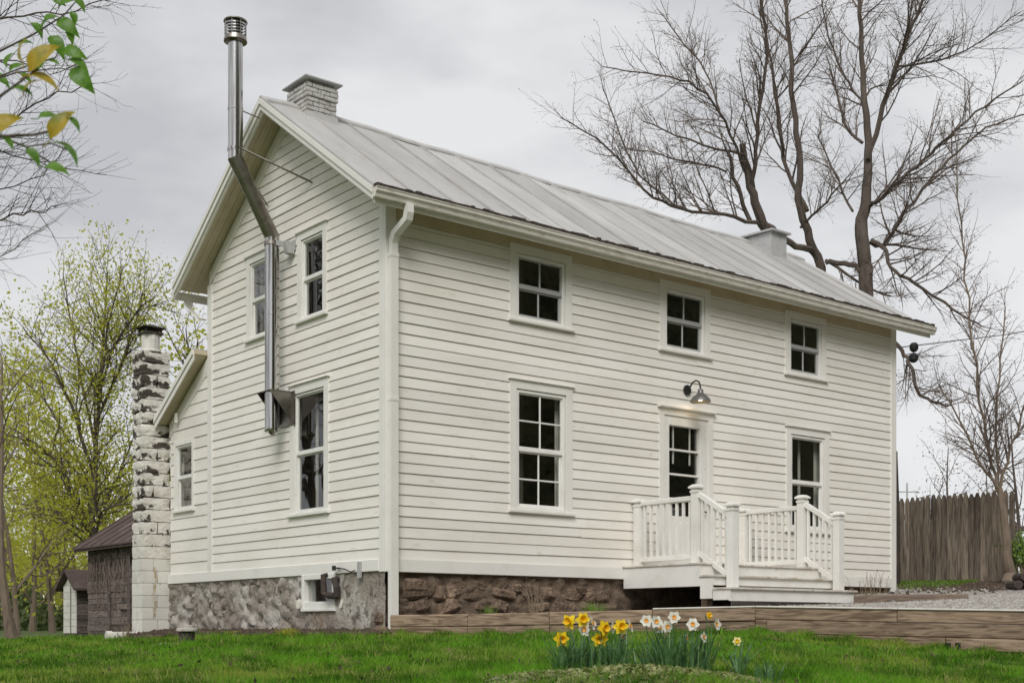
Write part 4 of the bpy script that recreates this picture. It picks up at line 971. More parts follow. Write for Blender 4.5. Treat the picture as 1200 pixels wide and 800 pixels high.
for sg in (-1, 1):
    ya, yb = oy+.46, oy+.46+sg*.72; MB().hexa([(ox-.18,ya,1.66),(ox+1.2,ya,1.66),(ox+1.2,yb,1.14),(ox-.18,yb,1.14),(ox-.18,ya,1.72),(ox+1.2,ya,1.72),(ox+1.2,yb,1.20),(ox-.18,yb,1.20)]).build('roof_slope', 'rustroof', ot)

# ------------------------------------------------------------------ TREES
WS = .76
class Tree:
    def __init__(s, seed): s.r = np.random.default_rng(seed); s.big = MB(); s.tw = []; s.tips = []
    def limb(s, pts, rad, n=8):
        s.big.tube(pts, rad, n, True)
    def twig(s, pts, rad): s.tw.append((pts, rad))
    def branch(s, p, d, L_, r0, lvl, minr=.004, upb=.12, wig=.18, ang=(28, 62), dens=1.0, maxl=5):
        r = s.r; n = max(3, min(9, int(L_/.35)+2)); st = L_/(n-1); pts = [p]; d = d/np.linalg.norm(d); dirs = [d]
        for i in range(n-1):
            d = d+r.normal(0, wig, 3)*math.sqrt(st)*1.0+np.array([0, 0, upb*st]); d /= np.linalg.norm(d); p = p+d*st; pts.append(p); dirs.append(d)
        r1 = max(minr*.7, r0*.35); rad = [r0+(r1-r0)*i/(n-1) for i in range(n)]
        if r0 > .03: s.limb(pts, rad, 6)
        else: s.twig(pts, rad)
        if r0 <= minr*1.6 or lvl >= maxl or L_ < .22: s.tips.append(pts[-1]); s.tips.append(pts[-2]); return
        k = max(2, int(round((2.6+L_*2.2)*dens)))
        s.spawn(pts, dirs, rad, L_, k, lvl, minr, upb, wig, ang, dens, maxl)
    def spawn(s, pts, dirs, rad, L_, k, lvl, minr, upb, wig, ang, dens, maxl, t0=.15, lscale=.62, up=0):
        r = s.r; m = len(pts)-1
        for c in range(k):
            t = t0+(1-t0)*((c+r.random())/k) if c < k-1 else 1.0
            f = t*m; i = min(int(f), m-1); f -= i
            q = pts[i]*(1-f)+pts[i+1]*f; dd = dirs[min(i+1, m)]; rr_ = rad[i]*(1-f)+rad[i+1]*f
            a = np.cross(dd, r.normal(0, 1, 3)); a /= np.linalg.norm(a)+1e-9
            th = R_(r.uniform(*ang))*(.45 if t == 1.0 else 1)
            nd_ = dd*math.cos(th)+a*math.sin(th)+np.array([0, 0, up])
            ll = L_*lscale*r.uniform(.6, 1.1)*(1-.45*t)
            if ll < .1: continue
            s.branch(q, nd_, ll, max(minr, min(rr_*.62, r0lim(ll))), lvl+1, minr, upb, wig, ang, dens, maxl)
    def traced(s, pix, depth, k=10, ll=2.2, dens=1.05, minr=.0036, maxl=5, wpx=None, twl=.5, up=0.22, t0=.12, ang=(28, 62)):
        """limb whose course is given in photo pixels (x, y, width, depth offset)"""
        pts = [at(x, y, depth+o) for x, y, w_, o in pix]; rad = [max(minr, w_*WS/2*(depth+o)/FPX) for x, y, w_, o in pix]
        # resample with a spline-like smoothing and small wiggle
        P, Rr = [], []
        for i in range(len(pts)-1):
            p0 = pts[max(i-1, 0)]; p1 = pts[i]; p2 = pts[i+1]; p3 = pts[min(i+2, len(pts)-1)]
            for j in range(4):
                t = j/4; q = .5*((2*p1)+(-p0+p2)*t+(2*p0-5*p1+4*p2-p3)*t*t+(-p0+3*p1-3*p2+p3)*t**3)
                P.append(q+s.r.normal(0, .02, 3)); Rr.append(rad[i]*(1-t)+rad[i+1]*t)
        P.append(pts[-1]); Rr.append(rad[-1])
        s.limb(P, Rr, 9 if Rr[0] > .1 else 6)
        D_ = [(P[min(i+1, len(P)-1)]-P[max(i-1, 0)]) for i in range(len(P))]; D_ = [d/np.linalg.norm(d) for d in D_]
        if k: s.spawn(P, D_, Rr, ll/.62, int(k*2.7), 1, minr, .12, .2, ang, dens, maxl, t0, .62, up)
    def finish(s, root, bark='bark', twm='barkred', leaf=None, leafsize=.1, per=2, spread=.15, leafname='crown'):
        s.big.build('trunk', bark, root, smooth=True)
        # twigs: 3-sided tubes, vectorised
        mb = MB()
        for pts, rad in s.tw: mb.tube(pts, rad, 3, False)
        tw_ = mb.build('crown' if leaf is None else 'twigs', twm, root); tw_['kind'] = 'stuff'
        if leaf:
            tp = np.array(s.tips); tp = np.repeat(tp, per, 0)+s.r.normal(0, spread, (len(tp)*per, 3))
            me = leafmesh(leafname, tp, leafsize, leaf, s.r); link('crown', me, root)['kind'] = 'stuff'
        return len(s.tw), len(s.tips)
def r0lim(l): return .003+.016*l
def leafmesh(name, tp, size, m, r, flat=.0):
    n = len(tp); a = r.normal(0, 1, (n, 3)); a /= np.linalg.norm(a, axis=1)[:, None]; b = np.cross(a, r.normal(0, 1, (n, 3))); b /= np.linalg.norm(b, axis=1)[:, None]
    sz = size*r.uniform(.6, 1.3, (n, 1)); v = np.stack([tp-a*sz*.5, tp+b*sz*.32, tp+a*sz*.5, tp-b*sz*.32], 1).reshape(-1, 3)
    return npmesh(name, v, np.arange(n*4).reshape(n, 4), m)

# --- big bare maple beyond the far end of the house (pixels traced, 34 m away)
TD = 34.0
T = Tree(1)
c2 = lambda L_: [(640+x/2.105, y/2.105, w_/2.105, o) for x, y, w_, o in L_]
mt = thing('maple_tree', 'large bare maple with thick trunk rising behind the far end of the roof', 'tree', tuple(at(1015, 690, TD)[:2])+(.9,))
T.traced([(1014, 705, 30, 0), (1015, 500, 24, 0)]+c2([(790,720,46,0),(783,640,44,0),(778,560,42,0),(790,480,32,0),(796,380,26,.2),(785,250,20,.4),(778,100,15,.6),(770,-20,12,.8),(764,-200,8,1),(760,-380,3,1)]), TD, 12, 2.4, t0=.62)
T.traced(c2([(796,390,18,0),(830,260,17,-.3),(868,160,14,-.6),(905,60,11,-1),(945,-30,9,-1.3),(1000,-180,5,-1.6)]), TD, 9, 2.2)
T.traced(c2([(800,595,16,0),(835,612,14,-.4),(850,660,12,-.8),(910,700,10,-1.2),(1000,760,8,-1.6),(1075,805,5,-2)]), TD, 9, 1.8)
T.traced([(1045,395,6,-1),(1060,416,6,-1),(1068,430,5.5,-1.1),(1076,458,5,-1.2),(1090,470,4.5,-1.3),(1112,475,3,-1.4)], TD, 9, 1.3)
T.traced([(1014,330,7,0),(1030,372,6.5,-.6),(1045,395,6,-1)], TD, 0)
T.traced(c2([(790,505,15,0),(815,500,13,-.4),(860,455,11,-.9),(930,395,9,-1.4),(1000,330,8,-1.8),(1080,262,6,-2.2),(1175,200,4,-2.6)]), TD, 11, 2.0)
T.traced(c2([(800,600,14,0),(832,604,14,.2),(862,560,12,.5),(905,495,10,1),(960,430,9,1.4),(1030,360,7,1.8),(1110,305,6,2.2),(1230,270,4,2.6)]), TD, 11, 2.0)
T.traced(c2([(782,672,18,0),(735,648,16,.2),(690,648,15,.4)]), TD, 1, 1)
T.traced([(960,700,17,2),(958,420,16,1.6)]+c2([(676,660,30,1.2),(650,590,27,1),(625,490,24,.9),(627,390,20,.8),(610,260,17,.8),(602,120,14,.9),(588,-10,11,1),(580,-190,6,1.2),(575,-340,3,1.2)]), TD, 11, 2.2, t0=.6)
T.traced(c2([(645,520,16,1),(592,420,14,1.4),(572,300,12,1.8),(556,160,9,2.1),(528,-10,7,2.4),(505,-150,4,2.6)]), TD, 9, 2.0)
T.traced(c2([(660,620,20,1),(600,598,20,.6),(545,562,32,.4)]), TD, 0)
T.traced(c2([(560,590,34,.6),(535,550,33,.4),(510,480,27,.2),(492,410,24,.1),(484,356,20,0)]), TD, 0)
T.traced(c2([(505,470,15,.2),(515,400,13,-.2),(530,260,11,-.6),(545,100,9,-1),(522,-30,7,-1.4),(505,-170,4,-1.8)]), TD, 10, 2.0)
T.traced(c2([(505,545,15,.3),(470,460,13,0),(446,372,10,-.2)]), TD, 4, 1.2)
T.traced(c2([(530,552,14,.4),(440,530,11,0),(335,515,9,-.4),(240,470,8,-.8),(150,365,6,-1.2),(35,290,3,-1.6)]), TD, 14, 1.9)
T.traced(c2([(335,515,8,-.4),(230,430,6,.2),(180,330,5,.6),(140,220,3,1)]), TD, 9, 1.7)
T.traced(c2([(490,420,10,.1),(440,300,9,-.6),(375,215,7,-1.1),(280,185,5,-1.6),(140,165,3,-2)]), TD, 12, 1.8)
T.traced(c2([(430,285,7,-.6),(390,170,6,0),(340,110,5,.5),(280,30,3,1)]), TD, 8, 1.6)
T.traced(c2([(485,380,9,0),(350,345,6,.6),(240,300,4,1)]), TD, 8, 1.6)
T.traced(c2([(445,420,8,0),(360,400,6,.6),(270,380,4,1),(180,360,3,1.2)]), TD, 9, 1.5)
T.traced(c2([(785,260,9,.4),(730,180,7,1),(690,60,5,1.6),(670,-60,3,2)]), TD, 8, 1.8)
T.traced(c2([(780,355,11,.2),(745,320,9,.6),(720,240,7,1),(700,160,4,1.4)]), TD, 7, 1.6)
T.traced(c2([(625,560,9,1),(690,500,7,.4),(740,440,4,0)]), TD, 6, 1.4)
T.traced(c2([(755,520,8,0),(705,410,6,.8),(670,330,4,1.2)]), TD, 7, 1.6)
T.traced(c2([(865,165,7,-.6),(960,150,6,-1.2),(1060,110,4,-1.8),(1170,30,3,-2.4)]), TD, 9, 1.8)
T.traced(c2([(690,640,12,1),(760,690,9,.6),(850,730,6,.2)]), TD, 5, 1.4)
print('maple', T.finish(mt, 'bark', 'barkred', 'bud', .035, 1, .05))

# --- young tree standing in front of the fence
T = Tree(3); yd = 25.6
yt = thing('young_tree', 'slender forked bare tree with pale trunk standing in front of the fence', 'tree', tuple(at(1180, 690, yd)[:2])+(1.0,))
T.traced([(1184,695,24,0),(1181,660,16,0),(1177,610,12,0),(1171,572,9,0)], yd, 0)
T.traced([(1171,574,6,0),(1160,530,5,.1),(1146,450,4,.2),(1134,350,3.2,.3),(1126,260,2.4,.4),(1118,150,1.5,.5)], yd, 22, 1.2, minr=.004)
T.traced([(1171,574,7,0),(1184,530,4,-.2),(1200,480,3,-.5),(1225,410,3,-.8)], yd, 9, 1.1, minr=.004)
T.traced([(1170,576,5,0),(1168,520,4,.3),(1170,440,3,.5),(1178,360,2,.6)], yd, 9, 1.1, minr=.004)
T.traced([(1171,574,5,0),(1150,545,4,-.2),(1128,500,3,-.4),(1100,450,2,-.6)], yd, 8, 1.0, minr=.004)
print('young', T.finish(yt, 'barklight', 'barkred', 'bud', .035, 1, .04))

# --- leafing maple left of the block chimney
T = Tree(5); LD = 38.0
lt = thing('maple_tree', 'dark-trunked maple in lime spring leaf standing by the barn', 'tree', tuple(at(108, 742, LD)[:2])+(0,))
T.traced([(107,752,13,0),(108,690,11,0),(107,640,10,0),(112,560,8,0),(116,470,6,.2),(121,400,4,.4),(126,320,2,.6)], LD, 14, 2.6, t0=.3, minr=.007, maxl=4, dens=1.0)
for L_ in ([(108,640,7,0),(85,575,6,-.6),(55,530,4,-1.2),(10,500,2,-2)], [(108,605,6,0),(138,560,4,.6),(158,510,2,1)], [(112,560,6,0),(88,490,5,-.5),(62,430,3,-1),(28,385,2,-1.6)],
           [(115,490,5,0),(148,410,4,.5),(168,340,2,1)], [(113,530,5,0),(95,440,4,.8),(82,370,3,1.4),(74,320,1.5,2)], [(117,450,4,0),(150,380,3,-.8),(180,350,1.5,-1.4)], [(116,480,4,0),(125,390,3,-1),(142,320,1.5,-1.6)],
           [(108,620,5,0),(70,600,4,1),(20,590,2,2)], [(112,580,4,0),(60,480,3,1.2),(10,430,2,2)], [(108,650,6,0),(120,600,4,-1),(150,590,2,-1.5)]):
    T.traced(L_, LD, 6, 2.3, minr=.007, maxl=4, dens=.95)
print('lmaple', T.finish(lt, 'bark', 'bark', 'leaf', .09, 5, .22))

# --- generated trees of the wood and garden
def gen_tree(seed, loc, H, r0, name, label, group, leaf=None, leafsize=.14, per=2, spread=.3, lean=(0, 0), bark='bark', cat='tree', dens=1.0, base=.3, nl=9, minr=.008, maxl=4):
    t = Tree(seed); r = t.r; root = thing(name, label, cat, loc, group)
    n = 9; p = np.array(loc, float)-np.array([0, 0, .3]); d = np.array([lean[0], lean[1], 1.0]); pts = []; rad = []
    for i in range(n):
        pts.append(p.copy()); rad.append(r0*(1-.85*i/(n-1))*(1.35 if i == 0 else 1)); d = d+np.append(r.normal(0, .05, 2), 0); p = p+d/np.linalg.norm(d)*H*.85/(n-1)
    t.limb(pts, rad, 8); dirs = [np.array(pts[min(i+1, n-1)])-np.array(pts[max(0, i-1)]) for i in range(n)]; dirs = [q/np.linalg.norm(q) for q in dirs]
    t.spawn(pts, dirs, rad, H*.58, nl, 1, minr, .10, .16, (35, 65), dens, maxl, base, .62, .15)
    c = t.finish(root, bark, bark, leaf, leafsize, per, spread); return root
G1 = 'slender trees of the wood beyond the barn'
k = 0
for px, d, H, lf, ls in ((20, 46, 11, 'leaf', .2), (62, 52, 12, 'leaf2', .22), (38, 58, 10, 'leaf', .22), (130, 55, 11, 'leaf', .22), (-30, 50, 13, 'leaf2', .22), (88, 64, 9, 'leaf2', .24), (5, 66, 12, 'leaf', .25), (150, 70, 10, 'leaf2', .25), (50, 76, 9, 'leaf2', .26), (110, 80, 9, 'leaf', .26), (-50, 72, 12, 'leaf', .26), (25, 84, 8, 'leaf2', .28), (75, 88, 8, 'leaf', .28)):
    p = CAM+d*(V+(px-CX)/FPX*RT); gen_tree(40+k, (p[0], p[1], 0), H, .11+.02*(k % 3), 'woodland_tree', 'slender woodland tree in hazy yellow-green leaf beyond the barn', G1, lf, ls*.8, 12, .6, dens=.7, base=.10, minr=.012, maxl=3, nl=14, bark='barklight'); k += 1  # lighter bark colour stands in for distance haze
p = at(16, 748, 31); gen_tree(70, (p[0], p[1], 0), 8, .13, 'leaning_tree', 'leaning brown-trunked tree at the lawn edge beside the white shed', None, 'leaf', .13, 5, .45, lean=(-.16, .12), bark='barklight', dens=.7, base=.45, minr=.012, maxl=3)
p = at(222, 735, 42); gen_tree(71, (p[0], p[1], 0), 11.5, .2, 'garden_tree', 'lime-leaved tree showing above the lean-to roof', None, 'leaf', .16, 3, .35, dens=.9, minr=.010, base=.3, nl=12)
k = 0
for px, d, H in ((1112, 52, 7.5), (1165, 58, 8), (1085, 64, 7.5), (1200, 47, 8)):
    p = CAM+d*(V+(px-CX)/FPX*RT); gen_tree(80+k, (p[0], p[1], 1.3), H, .10, 'budding_tree', 'small budding tree rising beyond the stockade fence', 'small trees beyond the fence', 'bud', .09, 2, .2, dens=.9, minr=.008, maxl=4); k += 1
n = 16000; px = nr.uniform(-140, 235, n); d = nr.uniform(88, 118, n); hh = (5.2+1.6*np.sin(px*.045)+1.2*np.sin(px*.11+1))*nr.random(n)**.75
P = np.array([CAM+dd*(V+(x-CX)/FPX*RT) for x, dd in zip(px, d)]); P[:, 2] = hh+.1
fw = link('far_wood', leafmesh('far_wood', P, .42, 'leaf', nr)); tag(fw, 'far hazy wood closing the view beyond the barn', 'wood', None, 'stuff')
n = 7000; px = nr.uniform(-140, 160, n); d = nr.uniform(60, 88, n); P = np.array([CAM+dd*(V+(x-CX)/FPX*RT) for x, dd in zip(px, d)]); P[:, 2] = nr.random(n)**1.3*(1.9+.7*np.sin(px*.07))
ub = link('undergrowth', leafmesh('undergrowth', P, .34, 'leafd', nr)); tag(ub, 'dark undergrowth at the foot of the wood beyond the barn', 'undergrowth', None, 'stuff')
# trees mirrored in the window panes stand beside and behind the photographer
k = 0
for x, y, H, lf in ((-13, 24, 22, None), (-18, 30, 24, None), (-10, 34, 23, None), (-22, 25, 23, None)):
    gen_tree(90+k, (x, y, -.1), H, .24, 'bare_tree', 'bare grey tree at the left edge of the lawn, mirrored in the gable panes', 'bare trees along the side lawn', lf, .1, 1, .2, dens=.8, minr=.012, maxl=4, nl=16, base=.15); k += 1
hx_ = np.linspace(-60, 300, 110); hy_ = np.linspace(-46, -190, 40); HX, HY_ = np.meshgrid(hx_, hy_, indexing='ij'); q_ = np.clip((-46-HY_)/32, 0, 1); e_ = np.clip((HX+60)/30, 0, 1)*np.clip((300-HX)/30, 0, 1)  # unseen hill added to keep sky out of the front pane reflections
HZ = -6+(54*q_*q_*(3-2*q_)+2.2*np.sin(HX*.13)*np.sin(HY_*.16)+1.2*np.sin(HX*.41+HY_*.3))*e_; I = np.arange(HX.size).reshape(HX.shape)
hl_ = link('added_hill', npmesh('added_hill', np.stack([HX.ravel(), HY_.ravel(), HZ.ravel()], 1), np.stack([I[:-1, :-1].ravel(), I[:-1, 1:].ravel(), I[1:, 1:].ravel(), I[1:, :-1].ravel()], 1), 'added_hill')); tag(hl_, None, None, None, 'structure')
n = 26000; P = np.stack([nr.uniform(-14, 42, n), nr.uniform(-50, -41, n), nr.random(n)**1.2*9-2], 1)  # leaf mass added out of view to block sky mirrored in front panes
hd = link('added_hedge', leafmesh('added_hedge', P, .5, 'leafd', nr)); tag(hd, 'unseen hedge added behind the camera to darken the front pane reflections', 'hedge', None, 'stuff')
k = 0
for x, y, H in ((1, -33, 19), (8, -36, 21), (15, -31, 19), (-6, -38, 19), (22, -34, 20), (12, -44, 22), (30, -30, 19)):
    gen_tree(100+k, (x, y, float(lawn_z(np.array([x*1.]), np.array([y*1.]))[0])), H, .26, 'leafy_tree', 'dense green tree across the road, mirrored in the front panes', 'green trees across the road', 'leafd', .30, 14, .9, dens=.8, minr=.02, maxl=3, nl=14, base=.12); k += 1

# --- overhanging branches at the upper left: bare tree farther off and a leafy shrub tree near by
WS = 1.0
T = Tree(7); BD = 16.0
bt = thing('bare_tree', 'bare fine-twigged tree reaching in beside the leafy sprig', 'tree', tuple(at(-190, 740, BD)[:2])+(0,))
T.traced([(-190,756,26,0),(-185,600,22,0),(-170,420,18,0),(-140,250,13,.2),(-110,80,9,.3),(-90,-80,6,.4)], BD, 8, 1.6, t0=.5)
for L_ in ([(-150,300,8,0),(-60,200,5,.3),(0,150,4,.5),(55,115,3,.6),(110,98,2,.8)], [(-60,205,4,.2),(0,180,3,.2),(60,195,2,.4),(125,205,1.5,.5)], [(-165,400,8,0),(-70,290,5,.3),(0,256,4,.5),(45,248,3,.6),(70,240,1.5,.7)],
           [(-130,200,7,0),(-50,60,5,-.3),(10,20,4,-.5),(70,16,3,-.6),(130,0,2,-.7)], [(-168,420,6,0),(-80,330,4,0),(0,300,2,0),(50,270,1.5,0)], [(-100,250,4,0),(-20,225,3,.3),(50,205,2,.5),(80,165,1.5,.6)], [(-60,80,4,0),(0,70,3,.2),(60,85,2,.3),(100,70,1.5,.4)]):
    T.traced([(x_, y_, w_*.55, o_) for x_, y_, w_, o_ in L_], BD, 9, .95, minr=.0022, ang=(25, 60))
print('bare', T.finish(bt, 'bark', 'bark', 'bud', .014, 1, .02))

st = thing('lilac_shrub', 'near sprig of green and yellowing leaves hanging from a shrub at the lawn edge', 'shrub', tuple(at(-420, 735, 3.4)[:2])+(-.75,))
mb = MB(); tb = at(-420, 735, 3.4); tb[2] = -.95
top = at(-380, 300, 3.4)
mb.tube([tb, (tb+top)/2+np.array([.04, .03, 0]), top], [.05, .04, .03], 8)
def stem(pix, r0=.007):
    r0 = r0*.6
    pts = [at(x, y, d) for x, y, d in pix]; mb.tube(pts, np.linspace(r0, .0018, len(pts)), 6)
mb.tube([top, at(-300, 120, 3.6), at(-250, -40, 4.0)], [.03, .022, .014], 7)
stem([(-380,300,3.4),(-200,180,3.9),(-60,110,4.3),(20,85,4.4),(70,80,4.5),(92,84,4.5)]); stem([(-60,110,4.3),(0,60,4.4),(40,40,4.5),(75,18,4.5),(95,-5,4.5)], .008); stem([(-60,112,4.3),(30,78,4.45),(65,68,4.5),(72,50,4.5)], .005)
stem([(-380,300,3.4),(-200,210,2.9),(-60,180,2.6),(0,160,2.5),(40,158,2.45),(75,150,2.45)], .010); stem([(-60,180,2.6),(-10,120,2.5),(25,95,2.45),(45,80,2.45)], .006); stem([(0,160,2.5),(30,172,2.5),(55,188,2.5),(70,198,2.5)], .004)
stem([(30,172,2.5),(60,168,2.5),(85,178,2.5)], .0025)
mb.build('stem', 'bark', st, smooth=True)
def leaf_obj(x, y, d, lpx, ang, m, tilt, wide=.5):
    c = at(x, y, d); L_ = lpx*1.15*d/FPX; a = RT*math.cos(ang)+UP*math.sin(ang); b = -RT*math.sin(ang)+UP*math.cos(ang)
    b = b*math.cos(tilt)+V*math.sin(tilt); nrm = np.cross(a, b); mbl = MB(); vs_ = []; n = 7
    for i in range(n):
        t = i/(n-1); wv = wide*.5*L_*(math.sin(math.pi*min(1, t*1.02)**.72)**.9 if 0 < t < 1 else .0)+.0003
        mid = c+a*(t-.5)*L_+nrm*(.16*L_*math.sin(t*math.pi)-.10*L_*t*t)
        vs_ += [mid-b*wv+nrm*(.32*wv+.03*L_*math.sin(t*9)), mid, mid+b*wv+nrm*(.32*wv+.03*L_*math.sin(t*8+1))]
    fs = [(i*3+j, i*3+j+1, i*3+j+4, i*3+j+3) for i in range(n-1) for j in (0, 1)]
    mbl.add(vs_, fs); q0 = c-a*.5*L_; mbl.tube([q0-a*.32*L_+UP*.03*L_, q0-a*.1*L_, q0+a*.05*L_], [.0012, .001, .0008], 4, False); mbl.build('leaf', m, st, smooth=True)
for x, y, l, a, t in ((56,28,20,.9,.9),(80,34,28,-.6,.3),(43,36,20,-.9,.8),(88,64,26,-.3,.2),(97,95,34,-.8,.15),(92,77,24,-.5,.7),(67,56,28,-1.0,.5),(80,4,22,.4,.5),(92,6,20,-.8,.8),(60,22,16,.3,.5),(70,4,14,-.4,.3),(82,44,16,-1.2,.6),(20,80,18,.5,.6),(30,92,15,-.7,.7),(48,80,17,.9,.5),(62,74,15,-.2,.8),(12,70,18,1.1,.6),(30,52,16,.2,.7),(2,95,20,-.6,.5),(86,22,15,-1.3,.6)): leaf_obj(x, y, 4.5, l, a, 'leafg', t, .55)
for x, y, l, a, t, m in ((52,68,42,.75,.2,'leafy'),(28,58,26,1.5,1.0,'leafy'),(50,97,36,-.35,.9,'leafy'),(6,147,40,.5,.15,'leafy'),(73,146,38,.9,.15,'leafy'),(39,184,22,-.9,.6,'leafg'),(78,180,34,-.75,1.2,'leafg'),(67,200,26,-.25,.6,'leafg'),(57,138,22,.1,.6,'leafg'),(27,108,22,-.3,.8,'leafg'),(37,102,24,.8,.9,'leafy'),(10,168,16,-.9,.7,'leafg'),(86,146,20,-.8,.9,'leafg'),(-30,120,36,.2,.5,'leafg'),(-50,170,40,-.4,.4,'leafy')): leaf_obj(x, y, 2.45, l, a, m, t, .5)

# ------------------------------------------------------------------ GROUND DRESSING
# lawn grass blades
def scatter_view(n, dmin, dmax, tmin, tmax, power=1.0):
    u = nr.random(n); d = dmin*(dmax/dmin)**u; t = nr.uniform(tmin, tmax, n); return d, t
def blades(name, X, Y, Z, h, wdt, m):
    n = len(X); ph = nr.uniform(0, 2*math.pi, n); a = np.stack([np.cos(ph), np.sin(ph), np.zeros(n)], 1); lean = nr.normal(0, .45, (n, 2))
    P = np.stack([X, Y, Z], 1); h = h[:, None]; w2 = wdt[:, None]*.5
    mid = P+np.concatenate([lean*h*.35, h*.6], 1); tip = P+np.concatenate([lean*h*1.0, h*.95], 1)
    v = np.stack([P-a*w2, P+a*w2, mid+a*w2*.8, mid-a*w2*.8, tip], 1).reshape(-1, 3)
    b = np.arange(n)*5; q = np.stack([b, b+1, b+2, b+3], 1); t = np.stack([b+3, b+2, b+4, b+4], 1)
    me = bpy.data.meshes.new(name); me.vertices.add(n*5); me.vertices.foreach_set('co', v.astype(np.float32).ravel())
    li = np.concatenate([q.ravel(), t[:, :3].ravel()]).astype(np.int32); me.loops.add(len(li)); me.loops.foreach_set('vertex_index', li)
    ls = np.concatenate([np.arange(n)*4, n*4+np.arange(n)*3]).astype(np.int32); me.polygons.add(2*n); me.polygons.foreach_set('loop_start', ls)
    me.materials.append(M[m]); me.update(calc_edges=True); return me
NB = 340000
d, t = scatter_view(NB, 6.0, 34, -.50, .58)
wd = np.interp(t, WT, WD)
X = CAM[0]+d*(V[0]+t*RT[0]); Y = CAM[1]+d*(V[1]+t*RT[1])
ok = np.where(t > -.0946, d < wd-.06, True) & ~((X > -.22) & (Y > -.1) & (Y < 9.2)) & ~((X > -.75) & (X < .1) & (Y > 7.0) & (Y < 8.0)) & ~((X > 2.2) & (Y > 9)) 
clump = np.array([mnoise.noise(Vector((float(a)*1.3, float(b)*1.3, 0))) for a, b in zip(X[::1], Y[::1])]) if False else np.sin(X*2.1+np.sin(Y*1.7)*2)*np.sin(Y*1.9+np.sin(X*1.3)*2)
mul = (X > -.62-.15*np.sin(Y*3)) & (Y > -.25) & (Y < 8.2)
ok &= ~mul
X, Y, d, clump = X[ok], Y[ok], d[ok], clump[ok]
Z = lawn_z(X, Y)-.004
h = (.055+.03*clump)*nr.uniform(.5, 1.6, len(X))*np.where(nr.random(len(X)) < .03, 1.9, 1); wdt = np.maximum(.004, d*.00052)*nr.uniform(.8, 1.4, len(X))
gr = link('lawn_grass', blades('lawn_grass', X, Y, Z, h, wdt, 'grass')); tag(gr, 'short green lawn grass in front of the house', 'grass', None, 'stuff')
n = 420; d, t = scatter_view(n, 6.6, 22, -.4, .4); X = CAM[0]+d*(V[0]+t*RT[0]); Y = CAM[1]+d*(V[1]+t*RT[1]); ok = (np.where(t > -.0946, d < np.interp(t, WT, WD)-.1, True)) & (X < -.4+20*(Y < -.5))
X, Y = X[ok], Y[ok]; n = len(X); fl = link('fallen_leaves', leafmesh('fallen_leaves', np.stack([X, Y, lawn_z(X, Y)+.05], 1), .036, 'litter', nr)); tag(fl, 'scattered dead leaves and straw on the lawn', 'dead leaves', None, 'stuff')
# longer uncut grass against the timber wall and the fence
n = 11000; t = nr.uniform(-.09, .62, n); d = np.interp(t, WT, WD)-nr.exponential(.16, n)-.05
X = CAM[0]+d*(V[0]+t*RT[0]); Y = CAM[1]+d*(V[1]+t*RT[1]); 
tg = link('tall_grass', blades('tall_grass', X, Y, lawn_z(X, Y)-.005, nr.uniform(.04, .10, n)*(1+.7*np.sin(t*90)**4), nr.uniform(.006, .011, n), 'grass')); tag(tg, 'uncut grass fringe along the foot of the timber wall', 'grass', None, 'stuff')
n = 5000; a = nr.random(n); c = f0[None]+(f1-f0)[None]*a[:, None]*.75; off = nr.exponential(.35, n)
X = c[:, 0]-nd[0]*(off+.05); Y = c[:, 1]-nd[1]*(off+.05)
fg = link('fence_grass', blades('fence_grass', X, Y, terr_z(X, Y)-.005, nr.uniform(.03, .12, n), nr.uniform(.01, .018, n), 'shoot')); tag(fg, 'sparse bright grass growing at the foot of the stockade fence', 'grass', None, 'stuff')
# mulch bed along the foundation
def chips(name, X, Y, Z, s, m, label, cat):
    n = len(X); base = np.array([(-1,-1,0),(1,-1,0),(1,1,0),(-1,1,0),(0,0,1)], float)[None]*np.ones((n, 1, 1))
    base += nr.normal(0, .25, base.shape); base *= s[:, None, None]*.5; ph = nr.uniform(0, 6.28, n); c_, s_ = np.cos(ph)[:, None], np.sin(ph)[:, None]
    x = base[..., 0]*c_-base[..., 1]*s_; y = base[..., 0]*s_+base[..., 1]*c_
    v = np.stack([x+X[:, None], y+Y[:, None], base[..., 2]+Z[:, None]], 2).reshape(-1, 3)
    b = np.arange(n)*5; f = np.concatenate([np.stack([b+i, b+(i+1) % 4, b+4], 1) for i in range(4)])
    o = link(name, npmesh(name, v, f, m)); tag(o, label, cat, None, 'stuff'); return o
mb = MB(); nY = 60; vs_ = []
for i in range(nY+1):
    y = -.28+8.4*i/nY; xo = -.60-.15*math.sin(y*3)-.05*math.sin(y*11)
    for j, f in enumerate((0, .3, .7, 1)): vs_.append((xo*(1-f)+(.05)*f, y, float(lawn_z(np.array([xo]), np.array([y]))[0])+(.0, .05, .085, .10)[j]-.006*(j == 0)))
mb.add(vs_, [(i*4+j, i*4+4+j, i*4+5+j, i*4+1+j) for i in range(nY) for j in range(3)])
tag(mb.build('mulch_bed', 'mulch', None, smooth=True), None, None, None, 'structure')
n = 5200; Y = nr.uniform(-.2, 8.0, n); X = -.02-nr.random(n)*(.72+.15*np.sin(Y*3)); chips('bark_mulch', X, Y, np.interp(X, [-.75, -.5, -.2, 0], [.0, .035, .08, .095]), nr.uniform(.03, .10, n), 'litter', 'brown mulch and dead leaves along the foundation', 'mulch')
n = 26000; t = nr.uniform(.12, .62, n); d0_ = np.interp(t, WT, WD)+.18; d = d0_+nr.random(n)**1.4*12
X = CAM[0]+d*(V[0]+t*RT[0]); Y = CAM[1]+d*(V[1]+t*RT[1]); ok = ~((Y > -.05) & (X < 12.0)) & ~((X > 4.6) & (X < 7.4) & (Y > -2.3)); X, Y = X[ok], Y[ok]
